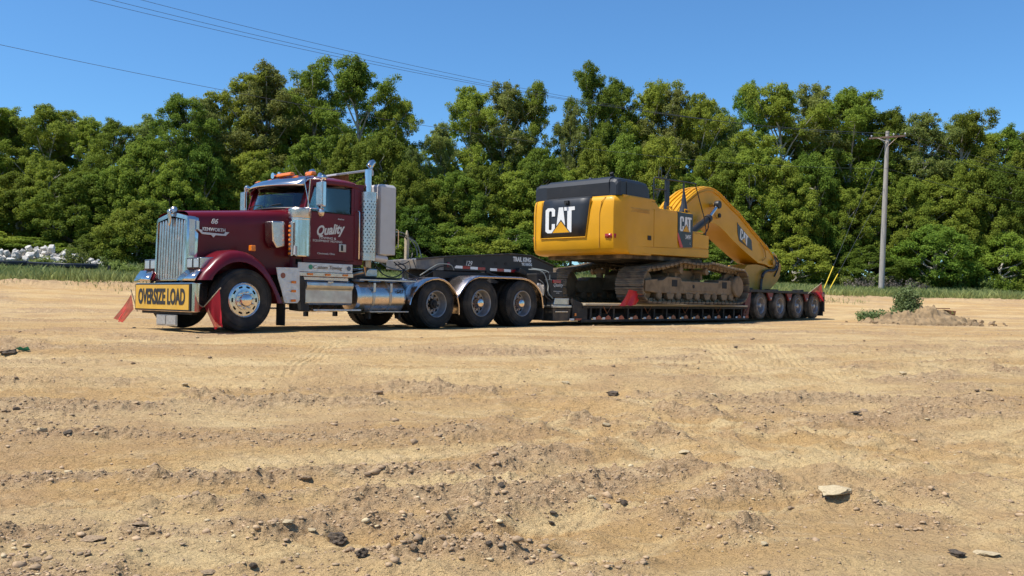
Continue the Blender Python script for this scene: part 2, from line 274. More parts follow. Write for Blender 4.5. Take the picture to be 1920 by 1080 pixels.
def ground(X, Y):
    """height and soil masks at arrays X, Y"""
    wx = (fbm(X * .25, Y * .25, 3, 3) - .5) * 2.2; wy = (fbm(X * .22 + 40, Y * .3, 3, 9) - .5) * 1.6
    c = Y - 0.10 * X + wy                                   # long wandering ruts run roughly across the picture
    rut = fbm(c * 1.5, X * .13 + 7, 4, 21)
    rough = np.clip((fbm(X * .45 + wx, c * 1.7, 5, 31) - .485) * 5, 0, 1)      # loose, clodded patches
    rough = np.maximum(rough, np.clip((rut - .63) * 8, 0, 1) * .8) * np.clip(fbm(X * .9, c * 3, 3, 33) * 2.6 - .45, 0, 1)
    clod = fbm(X * 9, Y * 9, 3, 41); fine = fbm(X * 28, Y * 28, 2, 51)
    jx = X + (fbm(X * 2.2, Y * 2.2, 3, 301) - .5) * .5; jy = Y + (fbm(X * 2.6 + 9, Y * 2.6, 3, 303) - .5) * .45
    rdg = np.zeros_like(X); smo = np.zeros_like(X); trd = np.zeros_like(X)
    for i, pl_ in enumerate(RID): wd = .10 + .012 * pl_[0][1]; rdg = np.maximum(rdg, ridge(pdist(jx, jy, pl_), wd))
    for i, pl_ in enumerate(SMO):
        for dd in (0, .62 + .05 * pl_[0][1] * .5):
            d_ = pdist(X + (jx - X) * .25, Y + dd + (jy - Y) * .25, pl_); wd = .09 + .009 * pl_[0][1]; m = ridge(d_, wd); smo = np.maximum(smo, m); trd = trd + ridge(d_ - wd * 1.9, wd * .55) * (.006 + .03 * clod) + m * .008 * np.sin(2 * pi * (X * 8 + d_ * 9))
    rdg = rdg * np.clip(fbm(X * 2.5, Y * 4, 3, 307) * 3 - .7, 0, 1); rough = np.clip(rough * (1 - smo * .8) + rdg * 1.2, 0, 1)
    z0_ = rdg * (.018 + .04 * clod) - smo * .034 + trd
    z = z0_ + (rut - .5) * .11 + (fbm(X * .6, Y * .6, 3, 61) - .5) * .10
    z += rough * ((clod - .45) * .036 + (fine - .5) * .026 + .008) + (fine - .5) * .005 + (clod - .5) * .008
    z += rough * np.clip(fbm(X * 15, Y * 11, 2, 71) - .55, 0, .14) * .13
    small = fbm(c * 7, X * .5, 3, 81); z += (small - .5) * .034 * (1 - rough * .5)
    smoothm = smo * .95
    # packed wheel tracks
    tr = [(-9.0, .10, .0), (-10.1, .06, .01), (-12.4, .02, -.004)]
    for c0, sl, q in ((10.9, .03, .004),):
        for dd in (0, 1.9):
            a = Y - (c0 + dd + sl * X + q * X * X + .12 * np.sin(X * .6)); m = ridge(a, .26); smoothm = np.maximum(smoothm, m)
            z -= m * .035; z += ridge(np.abs(a) - .34, .07) * .025 * (.4 + fbm(X * 3, Y * 3, 2, 91))
            z += m * .014 * np.sin(2 * pi * (X * 5.5 + np.abs(a) * 5)) * .6
    for c0, sl in ((2.2, -.42), (3.3, -.42)):               # tracks running away at lower right
        a = (Y - 7.2) - (sl * (X - c0) * 1.0); a = a * .9; m = ridge(a, .17) * (X > .5) * (Y < 7.4); smoothm = np.maximum(smoothm, m); z -= m * .03
        z += m * .012 * np.sin(2 * pi * (X * 7 + np.abs(a) * 6))
    for x0 in (-2.6, 2.9, 3.7):                             # curving treads coming out in front of the wheels
        a = X - (x0 + .03 * (Y - 11) ** 2); m = ridge(a, .22) * np.clip((Y - 9.4) / 1.5, 0, 1) * np.clip((14.4 - Y) / 1, 0, 1); smoothm = np.maximum(smoothm, m)
        z -= m * .015; z += m * .012 * np.sin(2 * pi * (a * 11)) 
    for fx in (.55, .3):
        a = np.abs(((c * .9 + fbm(X * .2, c * .1, 2, 5) * 3) % 2.6) - 1.3); z -= ridge(a - fx, .05) * .02 * vn(X * .4, c, 77)
    berm = ridge((Y - .35 * X) - 45.5, 1.6) * .22 * (.6 + .8 * fbm(X * .8, Y * .8, 3, 15))
    z += berm * (1 + (clod - .5)); rough = np.maximum(rough, np.clip(berm * 4, 0, 1))
    far = np.clip((Y - 22) / 25, 0, 1); z = z * (1 - .35 * far)
    z = z * np.clip(1 - smoothm * rough * .3, 0, 1)
    # flat under the convoy tyres
    P = (X - P0.x) * DV.x + (Y - P0.y) * DV.y; L = (X - P0.x) * NV.x + (Y - P0.y) * NV.y
    pad = np.clip(1 - np.maximum(np.abs(P - 11.5) - 12.5, np.abs(L) - 1.9) / .9, 0, 1); z = z * (1 - pad * .8) - pad * .01
    return base_z(X, Y) + z, rough * (1 - smoothm * .75), np.clip(smoothm + (small - .62) * 2.5, 0, 1), rut
def gz(x, y):
    return float(ground(np.array([float(x)]), np.array([float(y)]))[0][0])

def make_ground():
    ys = [-60, -35, -20, -12, -7, -4, -2, -.5, .8, 1.8, 2.5, 2.9]; y = 3.2
    while y < 15: ys.append(y); y += max(.008, y * y / 880 * .42)
    while y < 60: ys.append(y); y += .11 + (y - 15) * .006
    while y < 600: ys.append(y); y += 1.2 + (y - 60) * .08
    ys = np.array(ys); NU = 900
    u = np.linspace(-.66, .66, NU); tail = np.array([.15, .4, .9, 1.8, 3.5, 7, 14, 28, 55, 110, 220, 420])
    wY = np.maximum(ys, 3.0)
    X = np.concatenate([-.66 * wY[:, None] - tail[::-1][None, :], u[None, :] * wY[:, None], .66 * wY[:, None] + tail[None, :]], 1)
    Y = np.repeat(ys[:, None], X.shape[1], 1)
    Z, rough, packed, rut = ground(X, Y)
    r, c = X.shape; co = np.stack([X, Y, Z], 2).reshape(-1, 3)
    me = bpy.data.meshes.new('ground'); me.vertices.add(r * c); me.vertices.foreach_set('co', co.ravel())
    i = (np.arange(r - 1)[:, None] * c + np.arange(c - 1)[None, :]).ravel(); q = np.stack([i, i + 1, i + c + 1, i + c], 1)
    n = len(q); me.loops.add(4 * n); me.loops.foreach_set('vertex_index', q.ravel()); me.polygons.add(n); me.polygons.foreach_set('loop_start', np.arange(n) * 4)
    me.polygons.foreach_set('use_smooth', np.ones(n, bool)); me.update(calc_edges=True)
    grass = np.clip(((Y - .35 * X) - 46.2 + (fbm(X * .5, Y * .5, 3, 8) - .5) * 3) / 1.2, 0, 1)
    for nm, a in (('rough', rough), ('packed', packed), ('grass', grass), ('tone', fbm(X * .35, (Y - .1 * X) * .9, 4, 101))):
        at = me.attributes.new(nm, 'FLOAT', 'POINT'); at.data.foreach_set('value', a.ravel().astype(np.float32))
    m = bpy.data.materials.new('sandy_clay'); m.use_nodes = True; N = m.node_tree; p = N.nodes['Principled BSDF']; p.inputs['Roughness'].default_value = 0.95; p.inputs['Specular IOR Level'].default_value = 0.15
    def att(nm): a = N.nodes.new('ShaderNodeAttribute'); a.attribute_name = nm; return a.outputs['Fac']
    tc = N.nodes.new('ShaderNodeTexCoord')
    def noise(s, d=5, st=None):
        t = N.nodes.new('ShaderNodeTexNoise'); t.inputs['Scale'].default_value = s; t.inputs['Detail'].default_value = d; t.inputs['Roughness'].default_value = .62
        if st:
            mp = N.nodes.new('ShaderNodeMapping'); mp.inputs['Scale'].default_value = st; N.links.new(tc.outputs['Object'], mp.inputs[0]); N.links.new(mp.outputs[0], t.inputs['Vector'])
        else: N.links.new(tc.outputs['Object'], t.inputs['Vector'])
        return t.outputs['Fac']
    def mix(f, a, b):
        mx = N.nodes.new('ShaderNodeMix'); mx.data_type = 'RGBA'
        for k, v in ((0, f), (6, a), (7, b)):
            if isinstance(v, tuple): mx.inputs[k].default_value = (*v, 1)
            elif isinstance(v, float): mx.inputs[k].default_value = v
            else: N.links.new(v, mx.inputs[k])
        return mx.outputs[2]
    def rng(f, a, b, c=0., d=1.):
        r_ = N.nodes.new('ShaderNodeMapRange'); N.links.new(f, r_.inputs[0])
        for k, v in zip((1, 2, 3, 4), (a, b, c, d)): r_.inputs[k].default_value = v
        return r_.outputs[0]
    c1 = mix(rng(att('tone'), .38, .62), (.52, .33, .14), (.64, .46, .23))
    c1 = mix(rng(noise(1.3, 6, (1, 2.4, 1)), .42, .62, 0, .6), c1, (.54, .34, .15))
    c1 = mix(rng(noise(14, 6), .5, .75, 0, .5), c1, (.43, .29, .155))
    c2 = mix(rng(noise(24, 6), .3, .65), (.31, .195, .105), (.55, .39, .225))
    col = mix(rng(att('rough'), .1, .9, 0, .85), c1, c2)
    col = mix(rng(att('packed'), .2, .9, 0, .85), col, (.65, .475, .24))
    col = mix(rng(noise(95, 3), .66, .8, 0, .7), col, (.2, .15, .1))
    col = mix(rng(noise(70, 3, (1, 1.3, 1)), .7, .8, 0, .7), col, (.66, .56, .41))
    st_ = rng(noise(4, 7, (.9, 2.2, 1)), .52, .7, 0, .45); col = mix(st_, col, (.36, .235, .125)); st2 = rng(noise(3, 7, (.7, 2.2, 1)), .55, .72, 0, .6); col = mix(st2, col, (.68, .51, .29))
    col = mix(rng(noise(.55, 6), .5, .62, 0, .5), col, (.42, .265, .14))
    col = mix(att('grass'), col, mix(noise(3), (.05, .075, .02), (.10, .12, .035)))
    N.links.new(col, p.inputs['Base Color'])
    b = N.nodes.new('ShaderNodeBump'); b.inputs['Strength'].default_value = 1; b.inputs['Distance'].default_value = .03; N.links.new(noise(55, 8), b.inputs['Height'])
    b2 = N.nodes.new('ShaderNodeBump'); b2.inputs['Strength'].default_value = .9; b2.inputs['Distance'].default_value = .06; N.links.new(noise(14, 6, (1, 1.6, 1)), b2.inputs['Height']); N.links.new(b.outputs[0], b2.inputs['Normal']); N.links.new(b2.outputs[0], p.inputs['Normal'])
    me.materials.append(m); o = link('ground', me); o['kind'] = 'structure'; return m
GROUND_M = make_ground()

# ------------------------------------------------------------------ wheels (axis along y, outer face at y = 0 looking to -y)
WM = {}
def wheel_meshes(kind):
    if kind in WM: return WM[kind]
    R, rb, wd = dict(steer=(.54, .295, .30), drive=(.53, .292, .27), trailer=(.435, .262, .23))[kind[:7].rstrip('_') if kind[:7].rstrip('_') in ('steer', 'drive', 'trailer') else 'drive']
    base = kind.split('_')[0]
    d = {}
    g = []
    for k in range(4):
        y = .075 + k * (wd - .15) / 3; g += [(R, y - .006), (R - .014, y - .005), (R - .014, y + .005), (R, y + .006)]
    prof = [(rb - .005, .045), (rb + .004, .018), (rb + .03, .006), (rb + .03 + (R - rb) * .22, -.004), (rb + (R - rb) * .6, 0), (R - .05, .012), (R - .014, .022), (R - .002, .04)] + g + \
           [(R - .002, wd - .04), (R - .014, wd - .022), (R - .05, wd - .012), (rb + (R - rb) * .5, wd), (rb + .02, wd - .01), (rb, wd - .04)]
    t = MB().lathe(prof, 72)
    for rr in (.62, .86): t.lathe([(rb + (R - rb) * rr, -.003), (rb + (R - rb) * rr + .006, -.008), (rb + (R - rb) * rr + .012, -.003)], 56)
    d['tyre'] = mesh('tyre', t, RUBBERL if base == 'trailer' else RUBBER, 45)
    if base != 'steer':
        tb = MB(); n = 54
        for k in range(n):
            for side in (0, 1):
                M_ = Matrix.Rotation(2 * pi * (k + .5 * side) / n, 4, 'Y'); y0 = .022 if side == 0 else wd - .082
                tb.box(-.021, .021, y0, y0 + .06, R - .03, R + .006, .003, M_)
        d['tread_blocks'] = mesh('tread_blocks', tb, RUBBERL if base == 'trailer' else RUBBER, 0)
    if base == 'steer':
        r = MB(); r.lathe([(rb + .002, .03), (rb + .006, .008), (rb - .004, .0), (rb - .012, .006), (rb - .02, .024)], 64)
        n = 60; radii = [rb - .02, .262, .243, .212, .172]; hs = [.024, .018, .016, .016, .010]
        base_i = len(r.v)
        for q, (ra, h_) in enumerate(zip(radii, hs)):
            for k in range(n): a = 2 * pi * k / n; r.v.append((ra * cos(a), h_, ra * sin(a)))
        for q in range(4):
            for k in range(n):
                ph = k % 6
                if q == 2 and ph in (0, 1, 2): continue
                if q == 1 and ph == 1: pass
                a = base_i + q * n; r.f.append((a + k, a + (k + 1) % n, a + n + (k + 1) % n, a + n + k))
        r.lathe([(.172, .010), (.168, -.012), (.112, -.016), (.108, -.02)], 48)
        r.lathe([(rb - .02, .024), (rb - .03, .12), (.2, .13)], 48)
        d['rim'] = mesh('rim', r, RIM, 30)
        h = MB().lathe([(.11, -.016), (.106, -.062), (.092, -.078), (0.0, -.082)], 40); d['hub_cap'] = mesh('hub_cap', h, CHROME, 50)
        nn = MB()
        for k in range(10):
            a = 2 * pi * (k + .5) / 10; c = Vector((.142 * cos(a), -.012, .142 * sin(a))); nn.tube([c, c + Vector((0, -.045, 0)), c + Vector((0, -.052, 0))], [.02, .016, .008], 8)
        d['lug_nuts'] = mesh('lug_nuts', nn, CHROME, 40)
        bk = MB().lathe([(.0, .1), (.27, .1), (.27, .26), (0, .26)], 32)
    else:
        dp = .175 if base == 'drive' else .15
        r = MB(); r.lathe([(rb + .004, .03), (rb + .006, .006), (rb - .004, -.002), (rb - .014, .004), (rb - .02, .025), (rb - .028, .06), (rb - .03, .12), (rb - .045, dp)], 64)
        n = 60; k0 = rb / .292; radii = [(rb - .045), .225 * k0, .18 * k0, .16 * k0, .12 * k0]; hs = [dp, dp + .004, dp + .0, dp - .01, dp - .01]; base_i = len(r.v)
        for ra, h_ in zip(radii, hs):
            for k in range(n): a = 2 * pi * k / n; r.v.append((ra * cos(a), h_, ra * sin(a)))
        for q in range(4):
            for k in range(n):
                if q == 1 and k % 6 in (0, 1, 2): continue
                a = base_i + q * n; r.f.append((a + k, a + (k + 1) % n, a + n + (k + 1) % n, a + n + k))
        d['rim'] = mesh('rim', r, RIMD, 30)
        if kind == 'drive_lift': h = MB().lathe([(.105, dp), (.10, dp - .08), (.06, dp - .09), (.05, dp - .12), (0, dp - .12)], 32)
        else: h = MB().lathe([(.105, dp), (.098, .03), (.085, .008), (.05, -.004), (0, -.004)], 36) if base == 'drive' else MB().lathe([(.1, dp), (.075, .03), (.06, .01), (0, .01)], 28)
        d['hub_cap'] = mesh('hub_cap', h, DARK if kind == 'drive_lift' else (CHROME if base == 'drive' else RIMD), 50)
        nn = MB()
        for k in range(10):
            a = 2 * pi * (k + .5) / 10; c = Vector((.142 * k0 * cos(a), dp - .008, .142 * k0 * sin(a))); nn.tube([c, c + Vector((0, -.04, 0)), c + Vector((0, -.05, 0))], [.018, .015, .007], 8)
        d['lug_nuts'] = mesh('lug_nuts', nn, CHROME if kind != 'trailer' else RIMD, 40)
        bk = MB().lathe([(.0, dp + .04), (rb - .06, dp + .04), (rb - .06, .24), (0, .24)], 32)
    d['brake_drum'] = mesh('brake_drum', bk, DARK, 40)
    WM[kind] = d; return d
def wheel(kind, parent, t, lat, z, flip=False, dual=False, label=None):
    off = OFF[parent.name]
    e = empty('wheel', (t - off[0], lat - off[1], z - off[2]), pi if flip else 0); e.parent = parent
    if label: e['label'] = label
    sp_ = random.random() * 6.28; R_ = Matrix.Rotation(sp_, 4, 'Y')
    for nm, me in wheel_meshes(kind).items():
        o = link(nm, me, e, rot=(0, sp_, 0)); 
        if nm in ('tread_blocks', 'lug_nuts'): o['kind'] = 'stuff'
    if dual:
        for nm in ('tyre', 'tread_blocks'):
            o = link(nm, wheel_meshes(kind)[nm], e, loc=(0, .32, 0), rot=(0, sp_ + .3, 0))
            if nm == 'tread_blocks': o['kind'] = 'stuff'
    return e
CATL = dict(C=[(.08, 0), (.28, 0), (.36, .08), (.36, .36), (.24, .36), (.24, .16), (.21, .12), (.16, .12), (.13, .16), (.13, .84), (.16, .88), (.21, .88), (.24, .84), (.24, .66), (.36, .66), (.36, .92), (.28, 1), (.08, 1), (0, .92), (0, .08)],
            A=[(.40, .10), (.50, 1), (.66, 1), (.76, .10), (.585, .50)], T=[(.70, 1), (1.09, 1), (1.09, .86), (.975, .86), (.975, .0), (.90, .0), (.82, .12), (.82, .86), (.70, .86)],
            tri=[(.27, .0), (.585, .45), (.90, .0)], tb=[(.22, -.03), (.585, .52), (.95, -.03)])
def cat_logo(parent, org, h, U, V, Nn, mw, my, mk, wsc=1.0, shear=0):
    """bold three-letter mark with a yellow triangle; org bottom-left, U/V in-plane unit vectors, Nn outward"""
    org = Vector(org); U = Vector(U) * h * wsc; V = Vector(V) * h; Nn = Vector(Nn)
    def sheet(name, polys, m, a, b):
        q = MB()
        for pl in polys:
            n = len(pl); vs = [org + U * (x + shear * y) + V * y + Nn * k for k in (a, b) for x, y in pl]
            q.add(vs, [tuple(range(n)), tuple(range(2 * n - 1, n - 1, -1))] + [(i, (i + 1) % n, (i + 1) % n + n, i + n) for i in range(n)])
        return part(name, q, m, parent, smooth=0)
    for k in 'CAT': sheet('letter', [CATL[k]], mw, .0, .004)
    sheet('triangle_border', [CATL['tb']], mk, .001, .006); sheet('triangle', [CATL['tri']], my, .002, .009)

# ------------------------------------------------------------------ tractor
TR = root('semi_truck', 0, 0, 0, 'maroon long-nosed semi truck with chrome grille, carrying a yellow OVERSIZE LOAD sign on its bumper', 'truck')
# chassis
part('frame_rail', B(-.55, 7.9, -.44, -.34, .72, 1.0), BLACKD, TR, .008); part('frame_rail', B(-.55, 7.9, .34, .44, .72, 1.0), BLACKD, TR, .008)
q = MB().box(-.45, 1.2, -.33, .33, .62, 1.35).box(1.25, 2.2, -.25, .25, .6, 1.0); part('engine', q, DARK, TR, .05)
for t in (4.43, 5.76, 7.11):
    q = MB().tube([(t, -.7, .53), (t, -.35, .53), (t, .35, .53), (t, .7, .53)], [.07, .1, .1, .07], 12).lathe([(.05, -.2), (.2, -.12), (.22, 0), (.2, .12), (.05, .2)], 16, (t, 0, .53)); part('axle', q, BLACKD, TR)
q = MB().tube([(0, -.95, .53), (0, -.7, .48), (0, .7, .48), (0, .95, .53)], .055, 10).box(-.65, .7, -.46, -.38, .52, .6).box(-.65, .7, .38, .46, .52, .6); part('axle', q, BLACKD, TR, label='front steering axle with leaf springs')
part('fifth_wheel', MB().box(5.2, 6.5, -.45, .45, 1.02, 1.12).box(5.5, 6.1, -.3, .3, 1.0, 1.2), BLACKD, TR, .02)
part('deck_plate', B(2.75, 4.1, -.5, .5, 1.005, 1.03), BLACKD, TR, .004)
part('rear_frame_box', MB().box(3.0, 3.5, -.42, .38, 1.035, 1.2), DUSTEEL, TR, .02)
for s in (-1, 1): wheel('steer', TR, 0, 1.2 * s, .535, s > 0)
for t, k, r in ((4.43, 'drive_lift', .50), (5.76, 'drive', .53), (7.11, 'drive', .53)):
    for s in (-1, 1):
        e = wheel(k, TR, t, 1.22 * s, r, s > 0, dual=True)
        if k == 'drive_lift': e.scale = (.945,) * 3; e.location.z = .50
# hood
def hood_sec(t, w, zt, zb):
    pts = [(0, zt + .035), (.35, zt + .033), (.7, zt + .022), (.88, zt), (.965, zt - .035), (1.0, zt - .09), (1.005, zt - .25), (1.0, (zt + zb) / 2), (.985, zb)]
    L_ = [(t, -w * a, z) for a, z in pts[::-1]]; return L_ + [(t, w * a, z) for a, z in pts[1:]]
hs = [(-.70, .545, 2.02, .92), (-.5, .56, 2.035, .95), (0, .60, 2.08, 1.0), (.5, .68, 2.125, 1.0), (.9, .755, 2.165, 1.0), (1.14, .80, 2.195, 1.0)]
part('hood', MB().loft([hood_sec(*h) for h in hs]), MAROON, TR, smooth=60)
part('hood_ridge', MB().loft([[(t, -.03, z + .035), (t, 0, z + .055), (t, .03, z + .035)] for t, _, z, _ in hs]), MAROON, TR, smooth=60)
part('cowl', MB().loft([hood_sec(1.145, .80, 2.195, 1.0), hood_sec(1.2, .9, 2.21, 1.0), hood_sec(1.34, .985, 2.225, 1.0)]), MAROON, TR, smooth=60)
part('firewall', B(1.16, 1.2, -.78, .78, 1.0, 2.17), DARK, TR)
# grille
gz0, gt = .87, -.72
def tilt(z): return gt + (z - gz0) * .03
sh = [(-.56, .87), (-.57, 1.5), (-.572, 1.90), (-.55, 1.95), (-.50, 1.975), (-.25, 2.02), (0, 2.065), (.25, 2.02), (.50, 1.975), (.55, 1.95), (.572, 1.90), (.57, 1.5), (.56, .87)]
inn = [(-.49, .89), (-.495, 1.5), (-.497, 1.85), (-.485, 1.875), (-.45, 1.89), (-.25, 1.925), (0, 1.965), (.25, 1.925), (.45, 1.89), (.485, 1.875), (.497, 1.85), (.495, 1.5), (.49, .89)]
q = MB(); q.loft([[(tilt(z) + .16, y, z) for y, z in sh], [(tilt(z) - .0, y, z) for y, z in sh], [(tilt(z) - .035, y * .97, z - .012) for y, z in sh], [(tilt(z) - .035, y * 1.01, z + .01) for y, z in inn], [(tilt(z) + .03, y, z) for y, z in inn]])
part('grille_shell', q, CHROME, TR, smooth=40)
q = MB()
for k in range(26): z = .9 + k * .04; q.box(tilt(z) + .055, tilt(z) + .07, -.5, .5, z, z + .022)
part('grille_screen', MB().box(-.66, -.65, -.5, .5, .88, 1.95), DARK, TR); part('grille_mesh', q, RUST, TR, kind='stuff')
gbm = []
for k in range(10):
    y = -.432 + k * .096; zt = 1.86 + (.485 - abs(y)) * .14
    q = MB(); secs = []
    for z in (.885, 1.2, 1.6, zt - .03, zt + .02):
        t0 = tilt(z) - .03; wd = .038 if z < zt else .024
        secs.append([(t0 + .05, y - wd, z), (t0 + .008, y - wd * .9, z), (t0, y, z), (t0 + .008, y + wd * .9, z), (t0 + .05, y + wd, z)])
    q.loft(secs); part('grille_bar', q, STEEL, TR, smooth=30)
part('grille_base', B(tilt(.87) - .04, tilt(.87) + .05, -.56, .56, .845, .885), CHROME, TR, .008)
q = MB().loft([[(tilt(z) - .075 - .02 * (z > 1.95), y * wd, z) for y in (-1, -.4, .4, 1)] for z, wd in ((1.80, .005), (1.86, .035), (1.95, .05), (2.05, .055), (2.09, .03))]); q.lathe([(0, 2.0), (.05, 2.03), (.055, 2.09), (.035, 2.13), (0, 2.14)], 14, (-.69, 0, 0), 'z'); part('hood_emblem', q, STEEL, TR, smooth=50, solid=.02)
part('grille_side_trim', B(-.70, -.6, -.585, -.567, 1.28, 1.9), STEEL, TR, .006)
q = MB().box(-.585, -.53, -.60, -.57, 1.72, 1.88); part('hood_latch', q, STEEL, TR, .006)
# fenders with headlights
FO = [(-.835, .86), (-.75, .99), (-.65, 1.09), (-.54, 1.21), (-.41, 1.31), (-.28, 1.37), (-.12, 1.392), (.02, 1.375), (.145, 1.33), (.28, 1.25), (.4, 1.15), (.52, 1.0), (.63, .82), (.72, .65), (.806, .485)]
FI = [(-.62, .86), (-.59, .93), (-.53, 1.0), (-.45, 1.07), (-.35, 1.13), (-.24, 1.17), (-.12, 1.185), (.0, 1.175), (.11, 1.14), (.22, 1.08), (.32, 1.0), (.42, .89), (.51, .76), (.58, .62), (.63, .485)]
def fender(s):
    secs = []
    for (a, b), (c, d) in zip(FO, FI):
        sec = [(a * .98, s * .5, b + .0), (a * .99, s * .9, b + .005), (a, s * 1.05, b - .005), (a + (c - a) * .1, s * 1.15, b + (d - b) * .1), (a + (c - a) * .35, s * 1.2, b + (d - b) * .35), (a + (c - a) * .75, s * 1.222, b + (d - b) * .75), (c, s * 1.225, d), (c, s * 1.19, d), (a + (c - a) * .4, s * 1.15, b + (d - b) * .45), (a + (c - a) * .3, s * .5, b + (d - b) * .3)]
        secs.append(sec)
    f = part('front_fender', MB().loft(secs, close=True, caps=True), MAROON, TR, smooth=60)
    q = MB().loft([[(-.865, s * .50, .85), (-.865, s * 1.10, .845)], [(-.83, s * .52, .92), (-.83, s * 1.10, .92)], [(-.745, s * .6, 1.03), (-.745, s * 1.1, 1.035)]]); part('fender_nose_plate', q, CHROME, TR, smooth=60, solid=.012)
    hp = MB().loft([[(-.72, s * (.555 + .46 * u), 1.05 + .19 * v) for u, v in ((0, 0), (1, 0), (1, 1), (0, 1))], [(-.5, s * (.555 + .46 * u), 1.05 + .2 * v) for u, v in ((0, 0), (1, 0), (1, 1), (0, 1))], [(-.25, s * (.56 + .42 * u), 1.1 + .18 * v) for u, v in ((0, 0), (1, 0), (1, 1), (0, 1))]], close=True, caps=True)
    hl = part('headlight', hp, CHROME if 0 else STEEL, TR, .012)
    for k in (0, 1):
        c = s * (.665 + k * .22); part('bezel', MB().box(-.729, -.70, c - .1, c + .1, 1.055, 1.235), BLACK, hl, .01); part('lens', MB().box(-.735, -.715, c - .085, c + .085, 1.07, 1.22, .0), LENS, hl, .015)
    m = part('marker_light', MB().box(.18, .27, s * 1.03 - .05, s * 1.03 + .05, 1.385, 1.49), AMBER, TR, .015); 
    part('mudflap', B(.79, .805, min(s * .93, s * 1.2), max(s * .93, s * 1.2), .09, .5), RUBBER, TR, .002)
    return f
fender(-1); fender(1)
for s in (-1, 1):
    part('inner_fender', MB().loft([[(a, s * .5, z - .1), (a, s * .62, z - .1)] for a, z in FO]), DARK, TR, solid=.01)
# bumper and sign
q = MB().loft([[(-.60, -1.03, z), (-.82, -1.03, z), (-.85, -1.0, z), (-.85, 1.0, z), (-.82, 1.03, z), (-.60, 1.03, z)] for z in (.325, .34, .80, .812)], close=False); bp = part('bumper', q, CHROME, TR, smooth=20, solid=.012)
part('bumper_bracket', MB().box(-.84, -.5, -.42, -.36, .5, .8).box(-.84, -.5, .36, .42, .5, .8), BLACKD, TR)
sg = part('oversize_load_sign', B(-.885, -.862, -1.0, 1.0, .335, .80), INKD, TR, .004); part('sign_face', B(-.893, -.886, -.965, .965, .36, .777), SIGNY, sg, .002)
OL = dict(O=[[(.12, 0), (.38, 0), (.5, .1), (.5, .9), (.38, 1), (.12, 1), (0, .9), (0, .1)], [(.18, .16), (.32, .16), (.34, .2), (.34, .8), (.32, .84), (.18, .84), (.16, .8), (.16, .2)]])
sl = text('OVERSIZE LOAD', .36, (-.896, 0, .565), sg, INKD, 'front', sx=.64, bold=.013)
q = MB().box(-.84, -.82, -.47, .26, .075, .27); pb = part('licence_plate_holder', q, DUSTEEL, TR, .006)
for c in (-.29, .08): part('licence_plate', B(-.85, -.841, c - .16, c + .16, .1, .25), mat('plate_face', (.3, .29, .27), .4, vary=.2, vs=30), pb, .004)
part('lower_crossmember', B(-.8, -.7, -.9, .9, .28, .33), BLACKD, TR)
# cab shell
cab = MB()
for s in (-1, 1):
    y0, y1 = (-.99, -.95) if s < 0 else (.95, .99)
    q = MB().prism([(1.30, 1.24), (2.66, 1.24), (2.68, 2.2), (2.67, 2.80), (2.44, 2.79), (2.44, 1.30), (1.30, 1.30)], y0, y1)
    part('cab_side', q, MAROON, TR, .004)
    q = MB().prism([(1.30, 1.304), (2.436, 1.304), (2.436, 2.185), (1.42, 2.185), (1.30, 2.185)], y0 - .006 * (s < 0), y1 + .006 * (s > 0)).prism([(1.44, 2.70), (2.436, 2.74), (2.436, 2.80), (1.46, 2.80)], y0, y1).prism([(2.375, 2.19), (2.436, 2.19), (2.436, 2.735), (2.375, 2.695)], y0, y1)
    q.prism([(1.30, 2.19), (1.36, 2.19), (1.50, 2.70), (1.44, 2.70)], y0, y1)
    dr = part('door', q, MAROON, TR, .004)
    part('door_window', MB().prism([(1.365, 2.188), (2.37, 2.188), (2.37, 2.693), (1.505, 2.66)], s * .965, s * .972), GLASS, dr)
    fr = [(1.37, 2.2), (1.51, 2.655), (2.36, 2.685), (2.365, 2.2)]
    part('window_seal', MB().tube([(a, s * .985, z) for a, z in fr + fr[:1]], .012, 6), BLACK, dr)
    part('vent_window_bar', MB().tube([(1.66, s * .98, 2.19), (1.72, s * .98, 2.67)], .012, 6), BLACK, dr)
    part('door_handle', B(2.08, 2.245, *sorted((s * 1.0, s * 1.02)), 1.47, 1.62), DUSTEEL, dr, .012); part('handle_recess_shade', B(2.12, 2.17, *sorted((s * 1.021, s * 1.023)), 1.49, 1.60), DARK, dr)  # dark patch on the handle plate stands in for shade in its recess
    q = MB().tube([(2.50, s * 1.0, 2.27), (2.50, s * 1.06, 2.27), (2.505, s * 1.07, 2.25), (2.51, s * 1.07, 1.36), (2.51, s * 1.06, 1.345), (2.51, s * 1.0, 1.345)], .014, 8); part('grab_handle', q, CHROME, TR, smooth=60)
part('cab_back', MB().box(2.64, 2.68, -.95, .95, 1.24, 2.14).box(2.64, 2.68, -.95, .95, 2.66, 2.78).box(2.64, 2.68, -.95, -.66, 2.141, 2.659).box(2.64, 2.68, .66, .95, 2.141, 2.659), MAROON, TR, .002); part('cab_floor', B(1.2, 2.64, -.95, .95, 1.2, 1.3), DARK, TR)
part('rear_window', B(2.65, 2.66, -.66, .66, 2.14, 2.66), GLASS, TR)
def roof_sec(t, zc, hw):
    return [(t, y * hw, zc - .13 * abs(y) ** 4 - .02 * y * y - (.06 if abs(y) > .99 else 0)) for y in (-1.0, -.97, -.9, -.75, -.5, -.2, 0, .2, .5, .75, .9, .97, 1.0)]
part('roof', MB().loft([roof_sec(t, z, hw) for t, z, hw in ((1.36, 2.80, .96), (1.5, 2.89, .985), (1.8, 2.925, .99), (2.2, 2.935, .99), (2.5, 2.92, .99), (2.64, 2.88, .985), (2.70, 2.78, .97))]), MAROON, TR, smooth=60, solid=.02)
